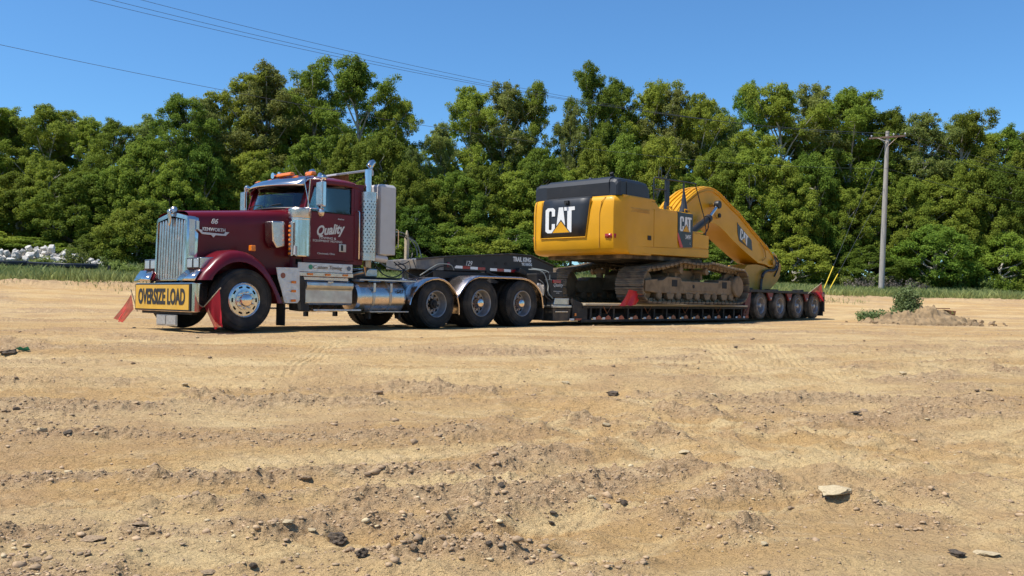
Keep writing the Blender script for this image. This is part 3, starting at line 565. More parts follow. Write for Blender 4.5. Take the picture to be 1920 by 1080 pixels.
# windscreen
def ws(y, z): return (1.03 + .30 * (abs(y) / .8) ** 2.2 + (z - 2.24) * .33, y, z)
ys_ = [-.80 + i * .1 for i in range(17)]
part('windscreen', MB().loft([[ws(y, z) for y in ys_] for z in (2.25, 2.46, 2.68)]), GLASS, TR, smooth=60)
part('windscreen_seal', MB().tube([ws(y, 2.25) for y in ys_] + [ws(y, 2.68) for y in ys_[::-1]] + [ws(-.8, 2.25)], .016, 6), BLACK, TR)
part('cowl_top', MB().loft([[(t, y * 1.0, z) for t, y, z in [ws(y, 2.245) for y in ys_]], [(1.16, y, 2.2 + .035 * (1 - abs(y))) for y in ys_]]), MAROON, TR, solid=.02)
for s in (-1, 1):
    part('windscreen_pillar', MB().loft([[(ws(.80, z)[0] - .01, s * .80, z), (ws(.80, z)[0] + .02, s * .90, z), (1.32 + (z - 2.24) * .32, s * .985, z), (1.40 + (z - 2.24) * .32, s * .98, z), (1.40 + (z - 2.24) * .32, s * .93, z)] for z in (2.19, 2.5, 2.80)]), MAROON, TR, smooth=50, solid=.01)
part('header', MB().loft([[ws(y, 2.69) for y in ys_], [(1.40, y * 1.15, 2.84 - .05 * y * y) for y in ys_]]), MAROON, TR, solid=.01)
q = MB().loft([[(ws(y, 2.68)[0] - .20 + .05 * abs(y), y * 1.18, 2.665 - .01 * abs(y)) for y in ys_], [(ws(y, 2.68)[0] - .19 + .05 * abs(y), y * 1.18, 2.70) for y in ys_], [(ws(y, 2.68)[0] - .02, y * 1.2, 2.80) for y in ys_], [(1.42, y * 1.12, 2.855 - .02 * abs(y)) for y in ys_]]); part('sun_visor', q, CHROME, TR, smooth=50, solid=.012)
part('wiper', MB().tube([(1.06, -.1, 2.27), (1.08, -.3, 2.31), (1.13, -.5, 2.33)], .008, 6).tube([(1.06, .5, 2.29), (1.02, .2, 2.33), (1.02, -.05, 2.31)], .008, 6), DARK, TR)
# cab interior
part('dashboard', MB().prism([(1.25, 1.9), (1.25, 2.23), (1.5, 2.24), (1.6, 2.1), (1.55, 1.9)], -.85, .85), DARK, TR, .03)
q = MB().lathe([(.2, -.015), (.215, 0), (.2, .015), (.185, 0)], 28, (0, 0, 0), 'z', closed=True); Mx = Matrix.Translation((1.68, -.42, 2.22)) @ Matrix.Rotation(radians(50), 4, 'Y'); q.v = [tuple(Mx @ Vector(p)) for p in q.v]; part('steering_wheel', q, DARK, TR)
for s in (-1, 1): part('seat', MB().box(2.18, 2.32, s * .42 - .24, s * .42 + .24, 1.7, 2.35, .02).box(1.75, 2.25, s * .42 - .25, s * .42 + .25, 1.6, 1.75).box(2.22, 2.3, s * .42 - .13, s * .42 + .13, 2.36, 2.55, .01), mat('seat_fabric', (.03, .03, .035), .9, vary=.3), TR, .03)
# roof gear
q = MB()
for k, y in enumerate((-.86, -.45, 0, .45, .86)):
    part('marker_light', MB().loft([[(1.48 - .06 * u, y - .05 * u, 2.845 + .05 * (1 - u) + .01), (1.48 - .06 * u, y + .05 * u, 2.845 + .05 * (1 - u) + .01), (1.48 + .08 * u, y + .05 * u, 2.86 + .05 * (1 - u) + .01), (1.48 + .08 * u, y - .05 * u, 2.86 + .05 * (1 - u) + .01)] for u in (1, .8, .3)], close=True, caps=True), AMBER, TR, .006)
for t, y, hw, z in ((1.44, -.15, .25, 2.90), (1.56, -.80, .12, 2.885)): part('beacon', MB().box(t - .06, t + .06, y - hw, y + hw, z, z + .065, .012), AMBER, TR, .02)
part('roof_horn', MB().tube([(1.35, .15, 2.93), (1.45, .15, 2.93), (1.9, .15, 2.95)], [.06, .03, .02], 12).tube([(1.4, .02, 2.95), (1.5, .02, 2.95), (1.9, .02, 2.96)], [.05, .025, .02], 12), CHROME, TR, smooth=60)
part('antenna_base', MB().lathe([(.05, 2.9), (.05, 2.95), (.03, 2.99), (0, 3.0)], 16, (1.95, -.55, 0), 'z'), CHROME, TR)
q = MB().prism([(2.35, 2.99), (3.25, 3.19), (3.25, 3.235), (2.35, 3.03)], -.52, .75); rf = part('roof_fairing', q, GREYP, TR, .01)
part('fairing_skin', MB().prism([(2.72, 2.93), (2.95, 2.9), (3.2, 3.02), (3.2, 3.175), (2.72, 3.06)], .2, .7), RUST, TR, .01); part('fairing_strut', MB().tube([(2.66, -.4, 2.8), (3.2, -.4, 3.1)], .015, 6), BLACK, rf)
part('cab_marker', MB().box(2.82, 2.95, -.93, -.84, 3.02, 3.12), GREYP, TR, .01)
# mirrors
def mirror(s):
    y = s * 1.3
    m = part('mirror', MB().prism([(1.43, 2.27), (1.43, 2.70), (1.455, 2.72), (1.50, 2.71), (1.50, 2.26), (1.455, 2.25)], y - .09, y + .09), CHROME, TR, .015)
    part('mirror_back', B(1.395, 1.428, y - .085, y + .085, 2.28, 2.70), STEEL, m, .01)
    part('mirror_glass', B(1.501, 1.504, y - .075, y + .075, 2.28, 2.69), CHROME, m)
    part('mirror_lamp', MB().lathe([(0, -.05), (.05, -.03), (.06, 0), (.05, .03), (0, .04)], 20, (1.5, y, 2.79)), CHROME, m, smooth=60)
    part('convex_mirror', MB().lathe([(0, -.05), (.06, -.04), (.09, -.01), (.095, .01), (0, .012)], 24, (1.47, y - .03 * s, 2.155), 'x'), STEEL, m, smooth=60)
    part('mirror_bracket', MB().tube([(1.36, s * .99, 2.75), (1.34, s * 1.12, 2.77), (1.42, s * 1.27, 2.77), (1.46, y, 2.74), (1.46, y, 2.2), (1.4, s * 1.25, 2.22), (1.3, s * 1.0, 2.24)], .014, 8).tube([(1.34, s * 1.12, 2.77), (1.33, s * 1.06, 2.22)], .011, 8).tube([(1.28, s * 1.0, 2.77), (1.34, s * 1.1, 2.25)], .01, 8), CHROME, m, smooth=60)
mirror(-1); mirror(1)
# air cleaners
def aircleaner(s):
    y = s * 1.02; c = (1.19, y, 0)
    a = part('air_cleaner', MB().lathe([(0, 1.335), (.19, 1.335), (.2, 1.35), (.2, 2.0), (.205, 2.01), (.205, 2.03), (.2, 2.04)], 40, c, 'z'), CHROME, TR, smooth=18)
    part('air_cleaner_lid', MB().lathe([(.205, 2.035), (.208, 2.05), (.208, 2.19), (.19, 2.215), (0, 2.225)], 40, c, 'z'), STEEL, a, smooth=18)
    for z in (1.52, 1.7): part('clamp_band', MB().lathe([(.2, z), (.207, z), (.207, z + .03), (.2, z + .03)], 40, c, 'z'), CHROME, a)
    q = MB().loft([[(.60, s * .78, 1.93), (.60, s * 1.0, 1.93)], [(.62, s * .78, 1.60), (.62, s * 1.0, 1.60)], [(.72, s * .78, 1.47), (.72, s * 1.0, 1.47)]]); 
    part('intake_duct', MB().loft([[(x, yy, z) for x, z in ((.62, 1.95), (.88, 1.96), (.90, 1.50), (.72, 1.46), (.64, 1.6))] for yy in (s * .76, s * .97, s * 1.02)], close=True, caps=True), STEEL, TR, .03)
    st = part('light_strip', B(.935, .975, *sorted((s * 1.06, s * 1.15)), 1.335, 1.95), STEEL, TR, .01)
    for k in range(7): part('amber_light', MB().box(.915, .936, *sorted((s * 1.075, s * 1.14)), 1.36 + k * .082, 1.40 + k * .082), AMBER, st, .006)
    part('mirror_mount_post', MB().tube([(1.0, s * 1.17, 1.36), (1.0, s * 1.17, 1.52)], [.03, .025], 10), GREYP, TR, smooth=60)
aircleaner(-1); aircleaner(1)
# exhaust stacks
def stack(s):
    c = (2.76, s * 1.0, 0)
    st = part('exhaust_stack', MB().tube([(2.76, c[1], 2.6), (2.76, c[1], 3.0), (2.765, c[1], 3.1), (2.79, c[1], 3.18), (2.84, c[1], 3.25), (2.89, c[1], 3.28)], [.07, .07, .07, .07, .068, .05], 20), CHROME, TR, smooth=60)
    part('stack_mouth', MB().tube([(2.86, c[1], 3.24), (2.895, c[1], 3.262)], [.05, .048], 16), DARK, st)
    # perforated heat shield: punched holes as dark recessed slots
    n = 60; rows = 44; zs = [1.40 + i * (2.60 - 1.40) / rows for i in range(rows + 1)]; q = MB(); R_ = .175
    q.v = [(c[0] + R_ * cos(2 * pi * k / n), c[1] + R_ * sin(2 * pi * k / n), z) for z in zs for k in range(n)]
    for i in range(rows):
        for k in range(n):
            hole = (i % 2 == 1) and ((k + (i // 2 % 2) * 2) % 4 == 0) and 2 < i < rows - 4
            if not hole: q.f.append((i * n + k, i * n + (k + 1) % n, (i + 1) * n + (k + 1) % n, (i + 1) * n + k))
    q.lathe([(R_, 1.33), (R_, 1.40)], n, c, 'z'); q.lathe([(R_, 2.60), (R_, 2.66)], n, c, 'z')
    part('heat_shield', q, STEEL, st, smooth=60)
    part('muffler', MB().lathe([(0, 1.36), (.13, 1.36), (.13, 2.6), (0, 2.62)], 24, c, 'z'), DARK, st)
    part('exhaust_elbow', MB().tube([(2.77, c[1], 1.36), (2.77, c[1], 1.2), (2.72, s * .96, 1.1), (2.6, s * .85, 1.06), (2.4, s * .6, 1.04)], .08, 16), COPPER, TR, smooth=60)
stack(-1); stack(1)
# storage box behind the cab and its fittings
bx = part('storage_box', MB().loft([[(2.98 + i, -1.13 + i * 1, z), (3.37 - i, -1.13 + i, z), (3.37 - i, -.75 - i, z), (2.98 + i, -.75 - i, z)] for i, z in ((0, 1.46), (0, 2.80), (.035, 2.855))], close=True, caps=True), GREYP, TR, .02, smooth=20)
part('box_seam', B(3.36, 3.364, -1.134, -1.131, 1.5, 2.78), BLACK, bx)
part('box_latch', MB().tube([(3.36, -1.14, 1.98), (3.42, -1.15, 1.96), (3.42, -1.15, 1.62), (3.36, -1.14, 1.6)], .01, 6), STEEL, bx)
part('air_tank', MB().tube([(2.86, -1.02, 1.40), (3.0, -1.02, 1.39), (3.18, -1.05, 1.375), (3.2, -1.05, 1.375)], [.06, .075, .075, .06], 20), GREYP, TR, smooth=50)
part('hose_post', MB().box(4.6, 4.68, -.04, .04, 1.03, 1.95).lathe([(.03, 1.95), (.035, 2.0), (.02, 2.08), (0, 2.1)], 10, (4.64, 0, 0), 'z'), WOOD, TR, .006)
hz = [((3.4, -.9, 1.75), (3.75, -.6, 1.95), (4.3, -.2, 2.02), (4.64, 0, 1.97), (4.85, -.05, 1.75), (4.85, -.1, 1.5), (4.62, -.2, 1.3), (4.2, -.4, 1.2), (3.6, -.6, 1.25), (3.3, -.7, 1.35)),
      ((4.64, 0, 1.95), (4.95, .05, 1.85), (5.05, 0, 1.6), (5.0, -.1, 1.4), (4.85, -.2, 1.25)),
      ((3.42, -.85, 1.6), (3.6, -.75, 1.85), (4.2, -.3, 1.95), (4.62, -.02, 1.9), (4.72, -.1, 1.6), (4.4, -.3, 1.38), (3.9, -.5, 1.3)),
      ((3.1, -.7, 1.4), (3.4, -.7, 1.1), (3.8, -.65, 1.05), (4.1, -.6, 1.25), (3.9, -.6, 1.35)),
      ((3.7, -.7, 1.35), (4.1, -.65, 1.15), (4.5, -.6, 1.06), (4.9, -.55, 1.2), (5.2, -.5, 1.32), (5.6, -.55, 1.35)),
      ((4.5, -.6, 1.1), (4.9, -.58, 1.3), (5.1, -.58, 1.37), (5.4, -.6, 1.36), (5.5, -.6, 1.25))]
def spline(pts, n=5):
    P_ = [Vector(p) for p in pts]; out = []
    for i in range(len(P_) - 1):
        a, b, c, d = P_[max(i - 1, 0)], P_[i], P_[i + 1], P_[min(i + 2, len(P_) - 1)]
        for k in range(n):
            t = k / n; out.append(.5 * ((2 * b) + (c - a) * t + (2 * a - 5 * b + 4 * c - d) * t * t + (-a + 3 * b - 3 * c + d) * t ** 3))
    return out + [P_[-1]]
for k, h_ in enumerate(hz): part('air_hose', MB().tube(spline(h_), .013, 7), (HOSEG, HOSEG, HOSEB, HOSEB, HOSEB, HOSEG)[k], TR, smooth=60)
# side skirts, toolbox, tank, steps
sk = part('cab_skirt', B(1.11, 2.33, -1.115, -1.09, 1.065, 1.235), PLATE, TR, .006); part('cab_skirt', B(1.11, 2.33, 1.09, 1.115, 1.065, 1.235), PLATE, TR, .006)
text('Custom Towing', .10, (1.75, -1.119, 1.155), sk, mat('etched_lettering', (.25, .17, .1), .4, .6, vary=.1), shear=.3)
for t, m_ in ((1.38, mat('green_decal', (.05, .25, .15), .4)), (1.49, WHITE), (2.24, mat('blue_grey_decal', (.1, .12, .16), .4))): part('decal', MB().lathe([(0, -.004), (.045, -.004), (.045, 0)], 20, (t, -1.116, 1.155)), m_, sk)
part('light_rail', B(.96, 2.34, -1.13, -1.06, .985, 1.06), STEEL, TR, .008)
for t in (1.06, 1.35, 1.74, 2.14): part('amber_light', MB().box(t - .05, t + .07, -1.148, -1.131, 1.005, 1.045), AMBER, TR, .008)
pn = part('fender_rear_panel', MB().prism([(.62, 1.12), (1.105, 1.13), (1.12, .55), (1.07, .49), (.8, .49), (.74, .7), (.66, .92)], -1.175, -1.16), PLATE, TR, .004)
for z in (.87, .71, .54): part('amber_light', MB().box(.93, 1.03, -1.192, -1.176, z - .025, z + .02), AMBER, TR, .008)
part('decal', MB().lathe([(0, -.002), (.05, -.002), (.05, 0)], 16, (.76, -1.176, .98)), mat('red_brown_decal', (.25, .08, .05), .4), pn)
for s in (-1, 1):
    y = lambda v: s * v
    q = MB().loft([[(1.25 if k < 2 else 1.25, yy, z) for k, (yy, z) in enumerate(((y(.55), .46), (y(1.12), .46), (y(1.16), .5), (y(1.16), .74), (y(1.19), .78), (y(1.205), .82), (y(1.2), .875), (y(1.16), .89), (y(.55), .89)))], [(2.30, yy, z) for yy, z in ((y(.55), .46), (y(1.12), .46), (y(1.16), .5), (y(1.16), .74), (y(1.19), .78), (y(1.205), .82), (y(1.2), .875), (y(1.16), .89), (y(.55), .89))]], close=True, caps=True)
    part('toolbox', q, DUSTEEL, TR, .012, smooth=25)
    part('toolbox_hinge', MB().box(1.7, 1.82, *sorted((y(1.19), y(1.215))), .87, .90), STEEL, TR, .004)
    part('battery_box', B(1.2, 2.27, *sorted((y(.6), y(1.08))), .905, .985), STEEL, TR, .02)
    part('step', B(1.38, 2.46, *sorted((y(.95), y(1.23))), .352, .385), PLATE, TR, .006)
    part('splash_guard', MB().prism([(1.1, .98), (1.22, .98), (1.36, .34), (1.18, .36)], *sorted((y(.75), y(1.14)))), RUBBER, TR, .004)
    tk = part('fuel_tank', MB().lathe([(0, 2.42), (.1, 2.425), (.27, 2.45), (.315, 2.5), (.32, 2.54), (.32, 2.545), (.32, 3.575), (.32, 3.58), (.31, 3.62), (.25, 3.66), (0, 3.67)], 48, (0, y(.86), .62), 'x'), STEEL, TR, smooth=12)
    for t in (2.78, 3.2): part('tank_strap', MB().lathe([(.321, t), (.328, t), (.328, t + .06), (.321, t + .06)], 48, (0, y(.86), .62), 'x'), DUSTEEL, tk); part('strap_bolt', MB().box(t, t + .06, *sorted((y(1.17), y(1.2))), .72, .9), DUSTEEL, tk, .01)
    part('tank_step', B(2.46, 3.9, *sorted((y(.92), y(1.17))), .94, .97), DUSTEEL, TR, .006)
    part('step', B(2.7, 3.68, *sorted((y(.98), y(1.2))), .325, .35), DUSTEEL, TR, .006); part('step_bracket', MB().box(2.75, 2.8, *sorted((y(.98), y(1.1))), .2, .33).box(3.5, 3.55, *sorted((y(.98), y(1.1))), .2, .33), BLACKD, TR)
    # rear fenders (half round, rolled edges)
    def rfend(path, name):
        secs = [[(a, y(.58), z), (a, y(1.2), z), (a, y(1.235), z - .02), (a, y(1.235), z - .05)] for a, z in path]
        f = part(name, MB().loft(secs), STEEL, TR, smooth=40, solid=.008)
        part('fender_edge', MB().tube([(a, y(1.24), z - .02) for a, z in path], .014, 6), CHROME, f, smooth=60)
    rfend([(3.68, .5), (3.72, .64), (3.8, .76), (3.93, .88), (4.1, .985), (4.28, 1.04), (4.45, 1.055), (4.6, 1.03), (4.75, .96), (4.88, .85), (4.99, .72), (5.05, .5), (5.06, .3)], 'rear_fender')
    rfend([(4.99, .66), (5.1, .78), (5.2, .89), (5.35, 1.02), (5.5, 1.09), (5.65, 1.125), (6.2, 1.13), (6.8, 1.135), (7.1, 1.13), (7.3, 1.10), (7.48, 1.03), (7.62, .93), (7.72, .82), (7.78, .68), (7.82, .45)], 'rear_fender')
    part('mudflap', B(7.86, 7.875, *sorted((y(.62), y(1.2))), .14, .75), RUBBER, TR, .002); part('mudflap_bracket', B(7.84, 7.86, *sorted((y(.5), y(1.22))), .72, .98), DUSTEEL, TR, .004)
# lettering on the tractor
text('86', .125, (-.27, -.615, 1.885), TR, SILVER, shear=.35, bold=.002)
em = part('badge', MB().prism([(-.58, 1.735), (-.50, 1.728), (-.48, 1.69), (-.08, 1.68), (-.06, 1.715), (.02, 1.718), (-.05, 1.65), (-.24, 1.65), (-.28, 1.61), (-.32, 1.65), (-.49, 1.655)], -.625, -.61), SILVER, TR, .002)
text('KENWORTH', .082, (-.27, -.618, 1.742), em, SILVER, bold=.002, sx=.92)
text('Quality', .25, (1.86, -1.0, 1.865), TR, SILVER, shear=.45, bold=.007, sx=.84).rotation_euler = (pi / 2, -radians(8), 0)
text('TOWING &', .062, (1.82, -.999, 1.712), TR, SILVER, sx=1.25); text('EQUIPMENT MOVING', .06, (1.83, -.999, 1.655), TR, SILVER, sx=1.15)
text('Cincinnati, Ohio', .05, (1.8, -.999, 1.42), TR, SILVER, sx=1.2); text('Andrew', .045, (2.12, -.999, 2.09), TR, SILVER, shear=.4)
text('CAT', .09, (3.46, -1.183, .74), TR, INKD, bold=.004)

# ------------------------------------------------------------------ lowboy trailer
TL = root('lowboy_trailer', 13, 0, .1, 'black lowboy trailer with timber deck, carrying the excavator behind the maroon truck', 'trailer')
gn_top = [(4.48, 1.445), (5.36, 1.54), (7.45, 1.70), (8.2, 1.695), (9.07, 1.48)]
q = MB()
for s in (-1, 1): q = MB().prism([(5.30, 1.53), (7.45, 1.70), (8.2, 1.695), (9.07, 1.48), (9.07, 1.12), (8.46, 1.15), (7.71, 1.30), (7.04, 1.26), (5.30, 1.24)], *sorted((s * .42, s * .5))); part('gooseneck_beam', q, BLACK, TL, .01)
part('gooseneck_nose', MB().prism([(4.48, 1.445), (5.295, 1.53), (5.295, 1.235), (4.86, 1.23), (4.48, 1.245)], -.5, .5), mat('grey_steel_paint', (.12, .12, .125), .5, vary=.2, dust=.3), TL, .012)
part('gooseneck_deck', MB().prism([(5.30, 1.50), (7.45, 1.67), (8.2, 1.665), (9.07, 1.45), (9.07, 1.42), (8.2, 1.62), (7.45, 1.63), (5.30, 1.46)], -.415, .415), BLACKD, TL)
part('kingpin_plate', MB().box(4.95, 6.7, -.52, .52, 1.07, 1.225), BLACKD, TL, .01)
part('gooseneck_flange', MB().tube([(4.48, -.51, 1.45), (5.36, -.51, 1.545), (7.45, -.51, 1.705), (8.2, -.51, 1.70), (9.07, -.51, 1.485)], .022, 6), BLACKD, TL)
for k, t in enumerate((5.65, 5.95, 6.55, 6.95, 7.3)): part('lashing_hole_shade', MB().lathe([(0, -.505), (.045, -.505), (.045, -.5)], 14, (t, 0, 1.46)), DARK, TL)  # flat dark discs on the beam paint the shade inside the holes
part('marker_lamp', MB().lathe([(0, -.53), (.05, -.52), (.055, -.5)], 16, (5.42, 0, 1.37)), REDL, TL)
for a, b in ((5.62, 6.6), (6.76, 7.72)):
    n = 4; 
    for k in range(n):
        t0 = a + (b - a) * k / n; wdt = (b - a) / n; z = 1.33 + (t0 - 5.6) * -.015
        part('reflector_strip', B(t0, t0 + wdt * (.98), -.506, -.501, z - .03, z + .03), WHITE if k % 2 == 0 else REDL, TL)
text('129', .16, (6.05, -.504, 1.42), TL, SILVER, shear=.3, sx=.9); text('TRAIL KING', .15, (7.88, -.504, 1.585), TL, WHITE, bold=.006, sx=.82); text('TK110HDG', .09, (8.05, -.504, 1.475), TL, WHITE, bold=.004, sx=.85)
q = MB().prism([(7.9, 1.25), (8.3, 1.25), (8.6, .9), (8.75, .14), (7.95, .14), (8.0, .7)], -.95, .95); part('neck_body', q, BLACKD, TL, .02)
part('neck_arm', MB().prism([(7.6, 1.28), (8.6, 1.0), (9.0, .95), (9.05, 1.13), (8.3, 1.2), (7.7, 1.38)], -.62, .62), BLACKD, TL, .015)
part('neck_cylinder', MB().tube([(7.0, -.3, 1.2), (8.5, -.3, .75)], .07, 12), BLACKD, TL); part('neck_brace', MB().tube([(6.6, -.52, 1.25), (7.6, -.62, 1.0), (8.1, -.7, .9)], .03, 8), BLACKD, TL)
q = MB().box(8.17, 8.62, -1.2, -.7, .68, 1.12); cbx = part('control_box', q, BLACK, TL, .02); text('Quality', .12, (8.4, -1.203, .985), cbx, SILVER, shear=.4); text('TOWING & EQUIPMENT', .03, (8.4, -1.203, .83), cbx, SILVER); text('MOVING', .03, (8.4, -1.203, .79), cbx, SILVER)
part('control_panel', B(8.2, 8.5, -1.1, -.8, 1.125, 1.3), BLACK, TL, .02); part('red_handle', B(8.2, 8.5, -1.225, -1.202, 1.03, 1.1), REDL, TL, .01)
part('document_holder', B(7.92, 8.02, -1.0, -.955, .78, 1.02), GREYP, TL, .005)
for k, h_ in enumerate((((7.9, -.7, 1.35), (8.05, -1.0, 1.3), (8.15, -1.1, 1.0), (8.1, -1.15, .8), (8.2, -1.22, .65)), ((8.0, -.7, 1.38), (8.2, -1.05, 1.3), (8.22, -1.1, 1.1)), ((7.95, -.8, 1.2), (8.0, -1.1, 1.0), (7.98, -1.15, .75), (8.15, -1.2, .6)))): part('air_hose', MB().tube(spline(h_), .015, 7), HOSEG if k < 2 else HOSEB, TL, smooth=60)
stp = part('side_step', MB().prism([(8.17, .12), (8.80, .12), (8.86, .43), (8.17, .43)], -1.25, -.9), mat('brown_black_steel', (.03, .025, .02), .6, dust=.5, dcol=(.16, .115, .07)), TL, .01)
part('step_ledge', B(8.12, 8.84, -1.29, -.9, .44, .50), DUSTEEL, TL, .01); part('step_plate', MB().prism([(8.25, .51), (8.85, .51), (8.85, .67), (8.30, .67)], -1.2, -.96), DUSTEEL, TL, .01); part('step_tread', B(8.24, 8.72, -1.27, -1.252, .33, .355), STEEL, TL, .004)
part('front_wing', MB().prism([(8.9, .12), (9.5, .12), (9.5, .53), (9.3, .55), (8.9, .66)], -1.27, -1.2), BLACKD, TL, .01); part('front_wing', MB().prism([(8.9, .12), (9.5, .12), (9.5, .53), (9.3, .55), (8.9, .66)], 1.2, 1.27), BLACKD, TL, .01)
part('ramp_deck', MB().prism([(8.86, .62), (9.4, .53), (9.4, .49), (8.86, .58)], -1.195, 1.195), BLACKD, TL); part('amber_light', MB().box(8.96, 9.02, -1.3, -1.272, .24, .31), AMBER, TL, .008)
part('reflector_strip', B(8.78, 8.95, -1.285, -1.272, .13, .18), WHITE, TL); part('reflector_strip', B(9.0, 9.25, -1.285, -1.272, .13, .18), REDL, TL)
# deck: planks, beams, side rails and brackets
for k in range(8):
    y0 = -1.36 + k * .125 if k < 4 else .86 + (k - 4) * .125
    part('deck_plank', B(9.3 + (k % 3) * .02, 17.75, y0, y0 + .117, .50, .555 + random.uniform(-.004, .006)), WOOD, TL, .008)
for k in range(4): part('deck_beam', B(9.2, 17.9, -.83 + k * .5, -.69 + k * .5, .16, .50), BLACKD, TL, .01)
part('deck_sheet', B(9.3, 17.8, -.84, .84, .505, .515), BLACKD, TL)
for s in (-1, 1):
    part('bottom_rail', B(9.2, 17.9, *sorted((s * 1.2, s * 1.30)), .09, .15), BLACKD, TL, .006); part('top_rail', B(9.3, 17.8, *sorted((s * 1.24, s * 1.30)), .43, .495), BLACKD, TL, .006)
tb = [9.62, 10.02, 10.6, 11.25, 11.88, 12.5, 13.13, 13.8, 14.45, 15.1, 15.7, 16.35, 17.0, 17.5]
for k, t in enumerate(tb):
    for s in (-1, 1):
        part('side_bracket', MB().prism([(t - .04, .15), (t + .04, .15), (t + .05, .43), (t - .02, .43)], *sorted((s * 1.18, s * 1.28))), BLACKD, TL, .004)
        part('crossmember', B(t - .06, t + .06, *sorted((s * .85, s * 1.18)), .3, .49), BLACKD, TL)
    part('reflector_strip', B(t + .06, t + .17, -1.312, -1.302, .15, .205), WHITE, TL); part('reflector_strip', MB().prism([(t + .18, .15), (t + .42, .15), (t + .40, .21), (t + .3, .26), (t + .2, .21)], -1.312, -1.302), REDL, TL)
    if k % 3 == 1: part('tie_down_chain', MB().tube([(t + .1, -1.3, .48), (t + .25, -1.31, .3), (t + .45, -1.3, .49)], .012, 5), RUST, TL)
# rear bogie
part('ramp_end', MB().prism([(17.6, .12), (18.05, .12), (18.2, 1.02), (17.95, 1.02), (17.75, .6)], -1.0, 1.0), BLACKD, TL, .02)
part('bogie_side', MB().prism([(17.62, .2), (17.95, .2), (18.1, .7), (18.15, 1.0), (17.85, .9), (17.7, .55)], -1.28, -1.02), mat('dark_red_steel', (.12, .012, .012), .5, vary=.2, dust=.3, dcol=(.12, .07, .05)), TL, .01)
for s in (-1, 1): part('bogie_beam', B(18.0, 23.7, *sorted((s * .36, s * .5)), .62, .98), BLACKD, TL, .01); part('bogie_rail', B(18.05, 23.85, *sorted((s * 1.2, s * 1.28)), .985, 1.07), BLACKD, TL, .01)
part('bogie_deck', B(18.05, 23.8, -1.195, 1.195, 1.0, 1.05), BLACKD, TL, .01)
for t in (19.55, 21.0, 22.4, 23.6): part('gusset', MB().prism([(t - .22, .98), (t + .22, .98), (t + .06, .72), (t - .06, .72)], -1.26, -1.2), mat('gusset_red', (.16, .012, .012), .5, dust=.3, dcol=(.12, .07, .05)), TL, .006); part('lamp', MB().lathe([(0, -1.29), (.035, -1.28), (.035, -1.26)], 12, (t, 0, .80)), LENS, TL)
part('deck_clamp', MB().box(18.4, 18.6, -1.1, -.9, 1.05, 1.13).box(20.4, 20.9, -.9, -.6, 1.05, 1.12).box(22.2, 22.5, -1.1, -.8, 1.05, 1.14), BLACKD, TL, .01)
part('tail_bumper', B(23.85, 23.95, -1.27, 1.27, .35, 1.08), BLACKD, TL, .01); part('tail_light', B(23.5, 23.83, -1.3, -1.282, .9, 1.02), REDL, TL, .01); part('mudflap', B(23.83, 23.845, -1.25, -.75, .2, .7), RUBBER, TL)
for t in (18.87, 20.28, 21.72, 23.1):
    part('axle', MB().tube([(t, -.75, .55), (t, .75, .55)], .07, 10), BLACKD, TL)
    for s in (-1, 1): wheel('trailer', TL, t, 1.25 * s, .555, s > 0, dual=True)

# ------------------------------------------------------------------ excavator
EX = root('excavator', 14.3, 0, .56, 'yellow tracked excavator with a dark engine hood and folded boom, riding on the black lowboy', 'excavator')
# undercarriage
tp = [(11.85, .60), (12.6, .60), (13.4, .60), (14.3, .60), (15.2, .60), (16.0, .60), (16.6, .61), (16.95, .72), (17.12, .95), (17.14, 1.22), (17.05, 1.47), (16.85, 1.62), (16.45, 1.65), (15.87, 1.69), (15.4, 1.74), (14.9, 1.765), (14.4, 1.72), (13.9, 1.72), (13.3, 1.745), (12.86, 1.67), (12.3, 1.585), (11.85, 1.54), (11.55, 1.48), (11.35, 1.3), (11.27, 1.05), (11.33, .8), (11.52, .64)]
def resample(P_, n):
    P_ = [Vector((a, b)) for a, b in P_] ; P_.append(P_[0]); d = [0]
    sm = []
    for i in range(len(P_) - 1):
        a, b, c, e = P_[i - 1 if i else -2], P_[i], P_[i + 1], P_[(i + 2) if i + 2 < len(P_) else 1]
        for k in range(6):
            t = k / 6; sm.append(.5 * ((2 * b) + (c - a) * t + (2 * a - 5 * b + 4 * c - e) * t * t + (-a + 3 * b - 3 * c + e) * t ** 3))
    sm.append(sm[0]); L_ = [0]
    for i in range(1, len(sm)): L_.append(L_[-1] + (sm[i] - sm[i - 1]).length)
    out = []
    for k in range(n):
        x = L_[-1] * k / n; i = max(j for j in range(len(L_)) if L_[j] <= x); i = min(i, len(sm) - 2); f = (x - L_[i]) / max(1e-6, L_[i + 1] - L_[i]); p = sm[i].lerp(sm[i + 1], f); d_ = (sm[i + 1] - sm[i]).normalized(); out.append((p, d_))
    return out
NS = 56; tpts = resample(tp, NS)
shq = MB().box(-.105, .098, -.44, .44, .0, .028, 0)
for gx in (-.085, -.02, .045): shq.prism([(gx - .012, -.032), (gx + .016, -.032), (gx + .012, .0), (gx - .008, .0)], -.438, .438)
shoe_me = mesh('track_shoe', shq, TRACKM, 0)
lkq = MB()
for y in (-.14, .14): lkq.box(-.095, .095, y - .03, y + .03, .028, .125, .012)
lkq.tube([(.1, -.2, .08), (.1, .2, .08)], .03, 8); link_me = mesh('track_link', lkq, TRACKM, 30)
E_OFF = Vector(OFF[EX.name])
